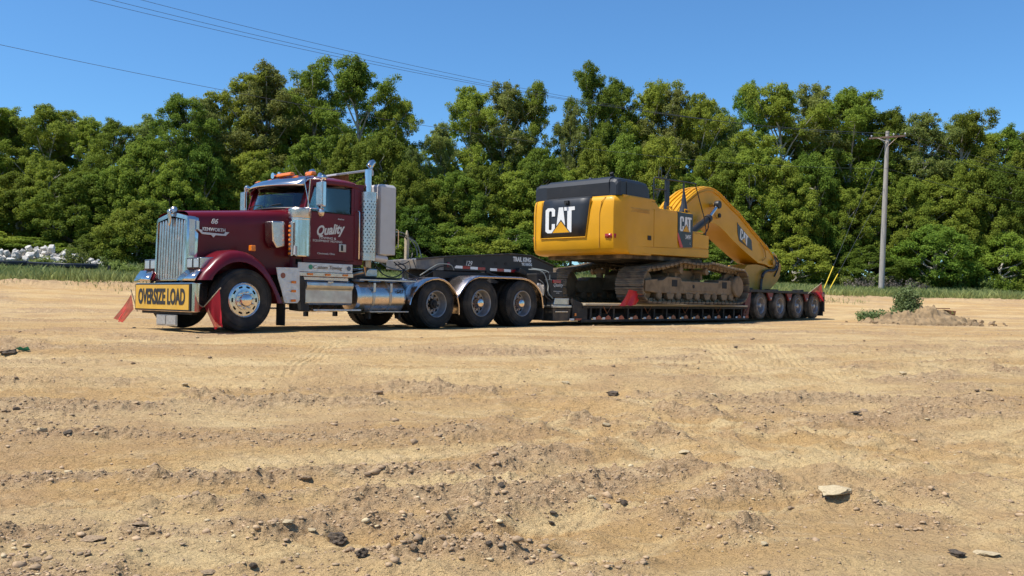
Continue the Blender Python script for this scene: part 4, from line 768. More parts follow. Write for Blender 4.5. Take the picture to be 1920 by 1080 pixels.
for s in (-1, 1):
    yc = s * 1.28
    for k, (p, d) in enumerate(tpts):
        # travel direction d is clockwise seen from -y ... inward normal points into the loop
        ang = atan2(d.y, d.x); inward = Vector((-d.y, d.x))
        rot = (0, -ang, 0)
        c = Vector((p.x, yc, p.y)); loc = c - E_OFF
        o = link('track_shoe', shoe_me, EX, loc, rot); l_ = link('track_link', link_me, o)
    part('track_frame', MB().prism([(12.1, .86), (16.3, .86), (16.55, .98), (16.5, 1.22), (16.3, 1.3), (15.6, 1.3), (15.55, 1.22), (13.5, 1.22), (13.45, 1.32), (12.75, 1.32), (12.5, 1.22), (12.1, 1.2), (11.95, 1.05)], yc - .26, yc + .26), TRACKF, EX, .025)
    part('frame_cover', MB().box(13.55, 15.45, yc - .275, yc + .275, .93, 1.18, .02), TRACKF, EX, .02)
    q = MB()
    for t in (13.1, 15.9): q.box(t - .14, t + .14, *sorted((yc + s * .262, yc + s * .268)), 1.05, 1.24)
    part('frame_recess_shade', q, DARK, EX); part('frame_hole_shade', MB().lathe([(0, yc + s * .28), (.05, yc + s * .28), (.05, yc + s * .27)], 16, (14.1, 0, 1.07)), DARK, EX)  # raised dark patches paint the shade of recesses and a hole
    for t in (13.42, 14.83): part('carrier_roller', MB().lathe([(0, yc - .28), (.1, yc - .28), (.1, yc - .18), (.075, yc - .16), (.075, yc + .16), (.1, yc + .18), (.1, yc + .28), (.06, yc + .3), (0, yc + .3)], 20, (t, 0, 1.52)), TRACKF, EX, smooth=40); part('roller_bracket', B(t - .05, t + .05, yc - .1, yc + .1, 1.28, 1.5), TRACKF, EX, .01)
    for k in range(9):
        t = 12.35 + k * .5; part('track_roller', MB().lathe([(0, yc - .27), (.1, yc - .27), (.13, yc - .24), (.13, yc - .16), (.1, yc - .14), (.1, yc + .14), (.13, yc + .16), (.13, yc + .24), (.1, yc + .27), (0, yc + .27)], 20, (t, 0, .80)), TRACKF, EX, smooth=40)
        if k in (1, 3, 5, 7): part('roller_guard', MB().prism([(t - .2, .86), (t + .2, .86), (t + .13, .7), (t - .13, .7)], *sorted((yc + s * .275, yc + s * .295))), TRACKF, EX, .01)
    part('idler', MB().lathe([(0, yc - .18), (.15, yc - .18), (.38, yc - .1), (.43, yc - .09), (.43, yc + .09), (.38, yc + .1), (.15, yc + .18), (0, yc + .2)], 36, (11.82, 0, 1.06)), TRACKF, EX, smooth=40)
    part('idler_guard', MB().prism([(11.6, .9), (12.2, .86), (12.2, 1.24), (11.6, 1.2)], *sorted((yc + s * .2, yc + s * .3))), TRACKF, EX, .02)
    part('sprocket', MB().lathe([(0, yc - .12), (.42, yc - .06), (.46, yc - .04), (.46, yc + .04), (.42, yc + .06), (.33, yc + .1), (.33, yc + .2), (.0, yc + .2)], 36, (16.62, 0, 1.12)), TRACKF, EX, smooth=30)
    part('final_drive', MB().lathe([(.32, yc + s * .15), (.32, yc + s * .33), (.29, yc + s * .36), (0, yc + s * .365)], 36, (16.62, 0, 1.12)), TRACKF, EX, smooth=30)
part('car_body', MB().prism([(13.2, .95), (15.4, .95), (15.2, 1.4), (14.9, 1.55), (13.7, 1.55), (13.4, 1.4)], -1.1, 1.1), TRACKF, EX, .03)
part('slew_ring', MB().lathe([(0, 1.54), (.85, 1.54), (.85, 1.72), (.8, 1.75), (0, 1.76)], 48, (14.3, 0, 0), 'z'), BLACKD, EX, smooth=30)
# upper structure
part('upper_frame', B(11.0, 15.0, -1.3, 1.3, 1.76, 1.90), mat('dark_under_frame', (.05, .035, .02), .7, dust=.4), EX, .03)
def cwsec(z, grow, top=0):
    # plan outline of the counterweight: bowed rear face with rounded corners
    pts = []
    for y in [-1.5, -1.49, -1.44, -1.35, -1.2, -.9, -.5, 0, .5, .9, 1.2, 1.35, 1.44, 1.49, 1.5]:
        a = abs(y); x = 10.36 + .10 * (a / 1.5) ** 2 + (.0 if a < 1.3 else .42 * ((a - 1.3) / .2) ** 2.4) - grow
        pts.append((x, y * (1 - .012 * max(0, -grow) * 10), z))
    pts[0] = (10.95, -1.5, z); pts[-1] = (10.95, 1.5, z)
    return [(12.0, -1.48, z)] + pts + [(12.0, 1.48, z)]
cw = part('counterweight', MB().loft([cwsec(1.86, -.16), cwsec(1.90, -.06), cwsec(2.0, .0), cwsec(2.3, .02), cwsec(3.0, .02), cwsec(3.2, .0), cwsec(3.31, -.03), cwsec(3.36, -.09)], close=True, caps=True), YEL, EX, smooth=40)
def cwx(y, z): a = abs(y); return 10.36 + .10 * (a / 1.5) ** 2 - .02
pn = MB().loft([[(cwx(y, 0) - o_, y, z) for y, z in ((-.66 + .14 * f, z_), (-.3 + .06 * f, z_), (.1, z_), (.5, z_), (.97 + .05 * f, z_))] for z_, f, o_ in ((2.315, 1, .004), (2.7, .55, .012), (3.15, .1, .012), (3.30, 0, -.01), (3.375, 0, -.085))])
rp = part('rear_panel', pn, NAVY, EX, smooth=50, solid=.016)
part('panel_edge', MB().tube([(cwx(1.0, 0) - .012, 1.0, 3.3), (cwx(1, 0) - .014, 1.035, 2.3), (cwx(0, 0) - .016, .2, 2.295), (cwx(.5, 0) - .014, -.535, 2.295), (cwx(.7, 0) - .012, -.68, 3.3)], .018, 6), YEL, EX, smooth=60)
cat_logo(rp, (10.318, .83, 2.44), .68, (.07 * .0, -1, 0), (0, 0, 1), (-1, 0, 0), WHITE, YEL, NAVY, wsc=1.36)
part('rear_camera', MB().box(10.27, 10.36, .02, .16, 3.2, 3.29).box(10.24, 10.28, .06, .12, 3.16, 3.23), DARK, EX, .01)
for y0, y1 in ((-1.40, -1.13), (1.36, 1.46)):
    ym = (y0 + y1) / 2; part('rear_reflector', MB().loft([[(10.36 + .10 * (abs(y) / 1.5) ** 2 + (0 if abs(y) < 1.3 else .42 * ((abs(y) - 1.3) / .2) ** 2.4) - .03, y, z) for y in (y0, ym, y1)] for z in (2.25, 2.36)]), REDL, EX, solid=.02)
for y in (-.95, 1.27): part('lifting_groove', MB().tube([(cwx(y, 0) - .004, y, 2.0), (cwx(y, 0) - .004, y, 2.9), (cwx(y, 0) - .0, y - .06 * (y < 0), 3.2), (cwx(y, 0) + .06, y - .15 * (y < 0), 3.34)], .012, 6), YELD, EX, smooth=60)
# engine hood
def hsec(t, z0, z1, w, e=.05): return [(t, -w, z0), (t, -w, z1 - .10), (t, -w + .04, z1 - .03), (t, -w + .12, z1), (t, 0, z1 + .015), (t, w - .12, z1), (t, w - .04, z1 - .03), (t, w, z1 - .10), (t, w, z0)]
part('engine_hood', MB().loft([hsec(10.52, 3.365, 3.72, 1.36), hsec(10.56, 3.365, 3.79, 1.40), hsec(10.66, 3.365, 3.83, 1.42), hsec(11.6, 3.365, 3.84, 1.42), hsec(11.85, 3.365, 3.82, 1.42), hsec(11.97, 3.365, 3.73, 1.41), hsec(12.02, 3.365, 3.45, 1.40)], caps=True), NAVY, EX, smooth=0)
part('hood_raised_panel', MB().loft([[(10.53, y, 3.40), (10.50, y, 3.70), (10.55, y, 3.80), (10.65, y, 3.855), (11.3, y, 3.865)] for y in (-1.15, -.3, -.25, .95)]), NAVY, EX, smooth=0, solid=.03)
part('hood_seam', MB().tube([(10.9, -1.425, 3.37), (10.9, -1.425, 3.74), (10.9, -1.3, 3.85)], .008, 5), DARK, EX)
for y, t in ((.55, 10.75), (-.30, 10.75)): part('lifting_eye', MB().prism([(t, 3.83), (t + .18, 3.83), (t + .12, 3.93), (t + .05, 3.93)], y - .04, y + .04), NAVY, EX, .01)
part('engine_exhaust', MB().tube([(11.0, -.9, 3.82), (11.0, -.9, 3.93), (10.94, -.9, 4.02)], [.06, .06, .055], 14), DARK, EX, smooth=60)
part('hood_ledge', MB().prism([(10.72, 3.33), (12.22, 3.33), (12.22, 3.37), (12.05, 3.395), (10.72, 3.395)], -1.46, -1.38), YEL, EX, .01)
# right-hand body (the near side)
body = [(10.98, 1.87), (15.02, 1.93), (15.05, 1.98), (15.05, 2.58), (14.16, 2.645), (14.14, 3.17), (13.15, 3.18), (12.42, 3.18), (12.22, 3.33), (10.98, 3.33)]
bd = part('side_housing', MB().prism(body, -1.47, -.55), YEL, EX, .03)
for a, b, c, d, nm in ((10.98, 2.07, 12.10, 3.10, 'door_panel'), (12.12, 2.10, 13.30, 3.12, 'door_panel')):
    part(nm, MB().prism([(a, b), (c, b + .03), (c, d), (a, d)], -1.492, -1.471), YEL, bd, .006)
part('lower_skirt', MB().prism([(10.98, 1.88), (15.03, 1.94), (15.03, 2.18), (10.98, 2.055)], -1.496, -1.471), YEL, bd, .008)
part('door_panel', MB().prism([(14.14, 2.20), (15.04, 2.20), (15.04, 2.57), (14.15, 2.62)], -1.49, -1.471), YEL, bd, .006)
dp = part('decal_panel', MB().prism([(13.32, 3.15), (14.12, 3.15), (14.10, 2.19), (13.60, 2.16), (13.34, 2.55)], -1.494, -1.471), mat('black_decal', (.02, .02, .022), .35, vary=.1), bd, .003)
part('red_stripe', MB().prism([(13.30, 2.58), (13.35, 2.55), (13.60, 2.165), (13.44, 2.155), (13.31, 2.42)], -1.497, -1.494), mat('decal_red', (.55, .05, .03), .4), dp)
cat_logo(dp, (13.42, -1.495, 2.62), .42, (1, 0, 0), (0, 0, 1), (0, -1, 0), WHITE, YEL, INKD, wsc=1.35)
text('349F', .17, (13.86, -1.498, 2.47), dp, SILVER, bold=.004, sx=.9); text('L', .1, (13.98, -1.498, 2.30), dp, SILVER)
part('door_latch', B(11.80, 11.97, -1.505, -1.492, 2.27, 2.39), DARK, bd, .01)
part('vent_shadow_bar', MB().box(10.98, 11.88, -1.499, -1.4921, 3.06, 3.085).box(10.98, 11.88, -1.499, -1.4921, 2.97, 2.985), YELD, bd)  # darker yellow bars and slats paint the shadow at the vent
for k in range(6): part('vent_shadow_slat', MB().box(10.98, 11.88, -1.498, -1.4921, 2.99 + k * .013, 2.996 + k * .013), YELD, bd)
part('battery_step', MB().box(14.2, 14.8, -1.45, -1.2, 2.63, 2.67), YEL, EX, .01)
part('far_housing', MB().prism([(10.98, 1.87), (13.2, 1.9), (13.2, 3.2), (12.3, 3.33), (10.98, 3.33)], .5, 1.47), YEL, EX, .03)
part('centre_frame', MB().prism([(11.5, 1.88), (15.0, 1.9), (15.0, 2.3), (14.0, 3.0), (12.3, 3.3), (11.5, 3.3)], -.54, .49), YELD, EX, .02)
cb = part('operator_cab', MB().prism([(13.3, 1.9), (15.0, 1.9), (15.1, 2.6), (14.75, 3.62), (13.4, 3.66)], .58, 1.46), NAVY, EX, .06)
part('cab_glass', MB().prism([(13.45, 2.6), (14.9, 2.6), (14.65, 3.5), (13.5, 3.52)], .565, .572), GLASS, cb)
# handrails and posts
y = -1.3
part('handrail', MB().tube([(12.37, y, 3.3), (12.37, y, 4.0), (12.4, y, 4.04), (13.1, y, 4.05), (13.95, y, 4.08), (14.6, y, 4.09)], .02, 8).tube([(12.37, y, 3.72), (13.0, y, 3.74)], .016, 6), NAVY, EX, smooth=60)
part('mirror_post', MB().tube([(13.0, y, 3.18), (13.0, y, 4.05)], .025, 8).box(12.96, 13.14, y - .02, y + .03, 3.40, 4.02).tube([(13.02, y, 3.4), (13.0, y, 3.2)], [.07, .08], 10), NAVY, EX)
part('mirror_post', MB().tube([(13.92, y, 3.2), (13.92, y, 4.05)], .028, 8).tube([(13.92, y, 3.2), (13.94, y, 3.45), (13.93, y, 3.8)], [.13, .08, .03], 10), NAVY, EX)
part('diagonal_rail', MB().tube([(14.55, y, 4.08), (15.07, y, 3.17), (15.2, -1.3, 2.8), (15.15, -1.3, 2.1)], .018, 6), NAVY, EX, smooth=60)
part('hood_shroud', MB().prism([(12.03, 3.36), (12.25, 3.5), (12.55, 3.38), (12.9, 3.05), (12.5, 3.1), (12.3, 3.34)], -1.2, -.6), NAVY, EX, .03)
for t in (13.0, 13.92): part('rail_base', MB().tube([(t - .1, -1.4, 3.2), (t - .1, -1.4, 3.27), (t + .14, -1.4, 3.27), (t + .14, -1.4, 3.2)], .02, 6), YEL, EX)
# boom
bt = [(14.2, 2.5), (14.7, 2.98), (15.1, 3.34), (15.57, 3.73), (15.95, 3.95), (16.33, 4.15), (16.81, 4.27), (17.2, 4.285), (17.6, 4.19), (17.97, 4.03), (18.5, 3.81), (18.98, 3.63), (19.7, 3.25), (20.44, 2.88), (21.04, 2.6), (21.44, 2.34), (21.59, 2.1)]
bb = [(21.6, 1.95), (21.3, 1.92), (20.91, 2.0), (20.39, 2.03), (19.65, 2.28), (19.0, 2.53), (18.47, 2.74), (18.0, 2.97), (17.65, 3.1), (17.3, 3.17), (17.03, 3.18), (16.5, 3.05), (15.9, 2.8), (15.2, 2.4), (14.6, 2.1), (14.1, 2.2)]
bm = part('boom', MB().prism(bt + bb, -.38, .42), YEL, EX, .012)
part('boom_seam', MB().tube([(a, -.40, z - .09) for a, z in bt[3:15]], .016, 5), YEL, bm, smooth=60)
part('boom_top_flange', MB().loft([[(a, yy, z + .012) for yy in (-.41, .45)] for a, z in bt]), YEL, bm, smooth=50, solid=.02)
for k, yy in enumerate((-.31, -.16, .0, .16, .34)):
    part('hydraulic_pipe', MB().tube(spline([(a, yy, z + .025 + (.02 if k % 2 else 0)) for a, z in bt[(0 if k < 4 else 1):(8 + k % 2)]], 2), .034, 7), YEL, bm, smooth=60)
for k, yy in enumerate((-.32, -.18, .2)):
    part('hydraulic_line', MB().tube([(p.x, p.y, p.z) for p in spline([(a, yy, z + .05) for a, z in bt[8:]], 3)], .024, 7), RUST if k != 1 else YELD, bm, smooth=60)
for k in (9, 11, 12, 13, 14): a, z = bt[k]; part('pipe_clamp', MB().box(a - .06, a + .06, -.36, .3, z + .01, z + .10), YELD, bm, .01)
part('boom_decal', MB().prism([(18.83, 3.33), (19.0, 3.22), (19.86, 2.79), (19.92, 2.43), (18.97, 2.72), (18.86, 2.98)], -.392, -.383), mat('boom_decal_black', (.02, .02, .022), .35, vary=.1), bm, .002)
th_ = -radians(25); U_ = (cos(th_), 0, sin(th_)); V_ = (-sin(th_) * .2, 0, 1)
cat_logo(bm, (19.02, -.394, 2.80), .36, U_, V_, (0, -1, 0), WHITE, YEL, INKD, wsc=1.55)
part('boom_pin', MB().lathe([(0, -.72), (.05, -.72), (.06, -.38)], 20, (17.02, 0, 3.74)), YELD, bm); part('boom_pin', MB().lathe([(0, -.42), (.07, -.42), (.075, -.38)], 20, (17.62, 0, 3.46)), DARK, bm); part('hose_hook', MB().tube(spline([(17.3, -.4, 3.62), (17.3, -.43, 3.42), (17.42, -.43, 3.36), (17.6, -.42, 3.38)]), .02, 6), YELD, bm, smooth=60)
part('boom_pin', MB().lathe([(0, -.47), (.1, -.47), (.1, -.38)], 20, (21.42, 0, 2.1)), YELD, bm); part('hose_loop', MB().tube(spline([(20.5, -.42, 2.72), (20.75, -.43, 2.5), (20.85, -.43, 2.25), (20.6, -.43, 2.12)]), .018, 6), YELD, bm, smooth=60)
for s in (-1, 1):
    y = .02 + s * .68
    c = part('boom_cylinder', MB().tube([(15.35, y, 2.72), (16.42, y, 3.24)], .105, 20).tube([(16.36, y, 3.21), (16.5, y, 3.28)], .125, 20), BLACK, EX, smooth=40)
    part('cylinder_rod', MB().tube([(16.42, y, 3.24), (17.0, y, 3.70)], .055, 16), CHROME, c, smooth=60); part('rod_eye', MB().lathe([(0, y - .08), (.12, y - .08), (.13, y - .05), (.13, y + .05), (.12, y + .08), (0, y + .08)], 20, (17.02, 0, 3.74)), BLACK, c, smooth=30)
    part('cylinder_hose', MB().tube(spline([(16.45, y, 3.15), (16.4, y, 2.9), (16.1, y + .1, 2.6), (15.6, y + .2, 2.5)]), .022, 6), HOSEB, c, smooth=60)
# stick folded under the boom tip
st_ = [(19.35, 1.72), (19.65, 1.93), (20.3, 1.99), (20.9, 1.95), (21.4, 1.86), (21.75, 2.05), (22.05, 2.14), (22.25, 2.05), (22.26, 1.85), (22.08, 1.62), (21.75, 1.38), (21.3, 1.14), (20.7, 1.09), (19.85, 1.09), (19.5, 1.3)]
sk_ = part('stick', MB().prism(st_, -.34, .38), YELD, EX, .02); part('stick_link_plate', MB().prism([(20.55, 1.1), (20.75, 1.1), (21.3, 1.15), (21.75, 1.39), (22.05, 1.65), (21.7, 1.9), (21.3, 1.82), (20.9, 1.75), (20.7, 1.5)], -.42, -.345), YELD, sk_, .015)
part('stick_hose', MB().tube(spline([(21.65, -.3, 2.3), (21.72, -.42, 2.05), (21.5, -.45, 1.82), (21.0, -.44, 1.78), (20.65, -.44, 1.66), (20.5, -.44, 1.35), (20.48, -.44, 1.1)]), .05, 8).tube(spline([(21.5, -.3, 2.4), (21.85, -.4, 2.2), (21.8, -.44, 1.9), (21.5, -.45, 1.6)]), .025, 6), HOSEB, sk_, smooth=60)
part('stick_pipe', MB().tube(spline([(21.55, -.36, 2.45), (21.8, -.38, 2.3), (21.9, -.38, 2.0), (21.7, -.4, 1.75)]), .02, 6), CHROME, sk_, smooth=60)

# ------------------------------------------------------------------ warning flags
def flag(t, l, z, pts, pole, label, cat='flag', m=None):
    r = root('warning_flag', t, l, z, label, cat, 'red warning flags on the truck and trailer')
    secs = []
    a, b, c, d = [Vector(p) for p in pts]; n = 9
    for i in range(n):
        u = i / (n - 1); row = []
        for j in range(n):
            v = j / (n - 1); p = a.lerp(b, u).lerp(d.lerp(c, u), v); p += Vector((.05 * sin(u * 9 + v * 2) * v, .06 * sin(u * 11 + v * 1.5) * v, .012 * sin(u * 13) * v)); row.append(tuple(p))
        secs.append(row)
    part('cloth', MB().loft(secs), m or REDF, r, smooth=80)
    part('stick', MB().tube(pole, .009, 6), WOOD, r); return r
flag(-.62, -1.1, .45, [(-.64, -1.03, .42), (-.62, -1.46, .71), (-.60, -1.53, .12), (-.60, -1.28, .03)], [(-.66, -.98, .38), (-.61, -1.48, .73)], 'red flag hanging from the near bumper corner in front of the chrome wheel')
flag(-.9, 1.1, .45, [(-.88, 1.06, .34), (-.92, 1.08, .62), (-1.0, 1.5, .16), (-1.0, 1.28, .09)], [(-.84, 1.0, .30), (-.95, 1.04, .70)], 'red flag hanging from the far bumper corner left of the OVERSIZE LOAD sign')
flag(11.0, -1.45, .5, [(11.55, -1.55, .85), (10.95, -1.5, .93), (10.7, -1.42, .5), (11.3, -1.5, .52)], [(11.3, -1.3, .5), (11.6, -1.6, .82), (11.35, -1.62, .95)], 'crumpled red flag hanging at the front of the near track on the trailer deck', m=RED)
flag(23.6, -1.25, 1.1, [(23.55, -1.3, 1.38), (22.6, -1.32, 1.07), (23.3, -1.34, .86), (23.8, -1.33, .68)], [(22.4, -1.3, 1.0), (23.6, -1.3, 1.42)], 'faded red flag at the very tail of the trailer above the last wheel')
flag(8.9, .3, 1.3, [(9.0, -.2, 1.42), (9.25, -.25, 1.35), (9.28, -.3, 1.16), (9.05, -.3, 1.12)], [(8.95, -.15, 1.1), (9.02, -.2, 1.45)], 'small red flag tied above the gooseneck next to the control box', m=RED)

# ------------------------------------------------------------------ utility pole, guy wires, lines
def W(x, y, z): return Vector((x, y, z))
PX, PY = 26.0, 62.0; pz = gz(PX, PY)
pl = empty('utility_pole', (PX, PY, pz)); tag(pl, 'weathered wooden utility pole with a crossarm, standing in the grass at the right', 'utility pole')
OFF[pl.name] = (PX, PY, pz)
part('pole', MB().tube([(PX, PY, pz - .5), (PX + .2, PY, pz + 6), (PX + .37, PY, pz + 11.4)], [.2, .17, .125], 14), POLEW, pl, smooth=60)
ca = Vector((PX + .36, PY, pz + 10.95)); ax = Vector((.86, -.5, .0)).normalized()
q = MB(); Mx = Matrix.Translation(ca) @ Vector((1, 0, 0)).rotation_difference(ax).to_matrix().to_4x4(); q.box(-1.2, 1.2, -.2, -.08, -.06, .06, 0, Mx); part('crossarm', q, mat('brown_crossarm', (.13, .08, .055), .85, vary=.3, vs=8), pl, .008)
ins = []
for d_ in (-1.1, .35, 1.1):
    c = ca + ax * d_ + Vector((0, -.14, .06)); ins.append(c + Vector((0, 0, .16))); part('insulator', MB().lathe([(.02, 0), (.02, .06), (.05, .07), (.055, .12), (.03, .17), (0, .18)], 10, tuple(c), 'z'), GREYP, pl)
part('brace', MB().tube([ca + ax * -.6 + Vector((0, -.14, -.05)), ca + Vector((0, -.14, -.6))], .02, 6).tube([ca + ax * .6 + Vector((0, -.14, -.05)), ca + Vector((0, -.14, -.6))], .02, 6), STEEL, pl)
part('side_bracket', MB().tube([ca + Vector((0, -.15, -.35)), ca + Vector((-.75, -.2, -.1))], .03, 6), GREYP, pl)
AN = [Vector((19.3, 55, 0)), Vector((19.0, 53.4, 0))]
gd = empty('guy_wires', (19.3, 55, gz(19.3, 55))); tag(gd, 'pair of steel guy wires with yellow guards, running down left of the utility pole', 'guy wires'); OFF[gd.name] = tuple(gd.location)
for a, zt in zip(AN, (pz + 10.6, pz + 7.4)):
    a.z = gz(a.x, a.y) - .1; top = Vector((PX + .2, PY, zt)); d_ = (top - a).normalized()
    part('guy_wire', MB().tube([a, top], .009, 5), WIRE, gd); part('guy_guard', MB().tube([a + d_ * .3, a + d_ * 2.6], .03, 8), YGUARD, gd)
# conductors: towards the camera side (left, out of the frame) and on to the right
LB = Vector((-62, 4.2, 0)); 
def line(name, p0, p1, sag, label):
    r = empty(name, tuple((p0 + p1) / 2)); tag(r, label, 'power line', 'overhead power lines on the wooden pole'); OFF[r.name] = tuple(r.location)
    pts = [p0.lerp(p1, i / 60) - Vector((0, 0, 4 * sag * (i / 60) * (1 - i / 60))) for i in range(61)]
    part('conductor', MB().tube(pts, .009, 5), WIRE, r, smooth=60)
zc = pz + 10.95
DL = Vector((-.832, -.555, 0)); DR = Vector((.902, .431, 0))
line('power_line', ins[0] + Vector((0, 0, .02)), Vector((26.4, 62, 12.9)) + DL * 57, 1.3, 'upper of the three bundled wires crossing the sky to the pole top')
line('power_line', ins[1] + Vector((0, 0, .0)), Vector((26.4, 62, 12.55)) + DL * 57, 1.42, 'middle of the three bundled wires crossing the sky to the pole top')
line('power_line', ins[2] + Vector((0, 0, -.05)), Vector((26.4, 62, 12.3)) + DL * 57, 1.42, 'lowest of the three bundled wires crossing the sky to the pole top')
line('power_line', Vector((26.3, 61.85, pz + 8.75)), Vector((26.4, 62, 9.85)) + DL * 57, 1.3, 'single lower wire crossing in front of the trees left of the pole')
for i_, p_, dz in ((0, ins[0], -.9), (1, ins[1], -1.3), (2, ins[2], -1.2)):
    line('power_line', p_, p_ + DR * 30 + Vector((0, 0, dz - .6)), .8, ('upper', 'middle', 'lowest')[i_] + ' of the three wires running from the pole top off to the right')
line('power_line', Vector((26.3, 61.85, pz + 8.75)), Vector((26.3, 61.85, pz + 7.3)) + DR * 30, .8, 'single lower wire running from the pole to the right edge')

# ------------------------------------------------------------------ trees
LEAF_A = leafmat('leaves_light', (.11, .155, .018), (.27, .32, .045), spec=.12)
LEAF_B = leafmat('leaves_deep', (.08, .13, .016), (.20, .27, .038), spec=.12)
LEAF_C = leafmat('leaves_grey_green', (.115, .15, .03), (.27, .305, .08), spec=.15)
LEAF_U = leafmat('weed_leaves', (.09, .14, .025), (.22, .26, .07))
def leaves_mesh(name, cl, per, size, m, seed, flat=.7):
    """cl: (n,4) clump centres and radii; leaf-sized faces spread through each clump"""
    g = np.random.default_rng(seed); n = len(cl); cnt = np.maximum(6, (per * (cl[:, 3] / cl[:, 3].mean()) ** 1.7).astype(int)); idx = np.repeat(np.arange(n), cnt); N_ = len(idx)
    d = g.normal(size=(N_, 3)); d /= np.linalg.norm(d, axis=1)[:, None]; d[:, 2] = np.where(d[:, 2] < -.55, -d[:, 2] * .6, d[:, 2])
    rad = cl[idx, 3] * (.25 + .85 * g.random(N_) ** .6); c = cl[idx, :3] + d * rad[:, None] * np.array([1, 1, flat])
    c += g.normal(size=(N_, 3)) * .05
    nr = d * .7 + np.array([0, 0, .45]) + g.normal(size=(N_, 3)) * .6; nr /= np.linalg.norm(nr, axis=1)[:, None]
    a = np.cross(nr, g.normal(size=(N_, 3))); a /= np.linalg.norm(a, axis=1)[:, None]; b = np.cross(nr, a)
    s_ = size * (.55 + .9 * g.random(N_))[:, None]; droop = nr * s_ * .18
    v = np.stack([c - a * s_ * .5, c + b * s_ * .28 + droop, c + a * s_ * .5, c - b * s_ * .28 + droop], 1).reshape(-1, 3)
    me = bpy.data.meshes.new(name); me.vertices.add(4 * N_); me.vertices.foreach_set('co', v.ravel().astype(np.float32)); me.loops.add(4 * N_); me.loops.foreach_set('vertex_index', np.arange(4 * N_)); me.polygons.add(N_); me.polygons.foreach_set('loop_start', np.arange(N_) * 4)
    me.update(calc_edges=True); me.materials.append(m); return me
def tree_variant(kind, seed):
    g = np.random.default_rng(seed); tall = kind == 'tall'
    H, Wd = (15.0, 6.4) if tall else ((10.0, 6.6) if kind == 'round' else (6.0, 5.2))
    n = 300 if tall else (210 if kind == 'round' else 120); cl = []
    lob = [(g.uniform(0, 2 * pi), g.uniform(.25, .95), g.uniform(.18, .35)) for _ in range(9)]
    z0 = .10 if tall else (.17 if kind == 'round' else .05)
    while len(cl) < n:
        h = z0 + (1 - z0) * g.random() ** (.8 if tall else .9); 
        prof = (sin(pi * min(1, (h - z0) / (1 - z0) * .86 + .12)) ** .65) if tall else (sin(pi * min(1, (h - z0) / (1 - z0) * .8 + .18)) ** .6)
        an = g.uniform(0, 2 * pi); bump = 1.0
        for la, lh, lw in lob: bump += .28 * math.exp(-((abs((an - la + pi) % (2 * pi) - pi) / 1.0) ** 2 + ((h - lh) / .14) ** 2))
        bump -= .30 * (vn(np.array([an * 1.3]), np.array([h * 7.]), seed)[0])
        r = Wd / 2 * prof * bump * (.45 + .55 * g.random() ** .45)
        cr = (g.uniform(.28, .66) if tall else g.uniform(.28, .68)) * (1 - .35 * max(0, h - .75) / .25)
        p = np.array([r * cos(an), r * sin(an), h * H])
        if any(np.linalg.norm((p - q[:3]) * np.array([1, 1, 1.3])) < .42 * (cr + q[3]) for q in cl[-60:]) and g.random() < .7: continue
        cl.append(np.array([*p, cr]))
    # spires at the top
    for k in range(4 if tall else 2):
        a = g.uniform(0, 2 * pi); rr = g.uniform(.3, Wd * .22); hh = H * g.uniform(.93, 1.03)
        for j in range(3): cl.append(np.array([rr * cos(a) + g.normal() * .15, rr * sin(a) + g.normal() * .15, hh - j * .75, .35 + .13 * j]))
    cl = np.array(cl)
    q = MB(); tr = [(g.normal() * .05 * i, g.normal() * .05 * i, H * .92 * i / 8) for i in range(9)]; q.tube(tr, [.26 * H / 15 * (1 - i / 8.6) + .02 for i in range(9)], 8)
    for i in g.choice(len(cl), min(len(cl), 46 if tall else 24), replace=False):
        c = cl[i]; zb = max(.8, c[2] - g.uniform(.8, 2.8)); f = zb / (H * .92) * 8; j = int(min(7, f)); b0 = Vector(tr[j]).lerp(Vector(tr[j + 1]), min(1, f - j)); e = Vector(c[:3]); mdl = b0.lerp(e, .5) + Vector((0, 0, -.15))
        q.tube([b0, mdl, e], [.085 * (1 - zb / H) + .03, .04, .015], 5, False)
    leaf = (LEAF_A, LEAF_C, LEAF_B)[seed % 3] if tall else (LEAF_B, LEAF_A)[seed % 2]
    crown = leaves_mesh('crown', cl, 190 if tall else 220, .145 if tall else .16, leaf, seed + 50, .9)
    return mesh('trunk', q, BARKP if seed % 3 != 2 else BARK, 60, recalc=False), crown, H, Wd
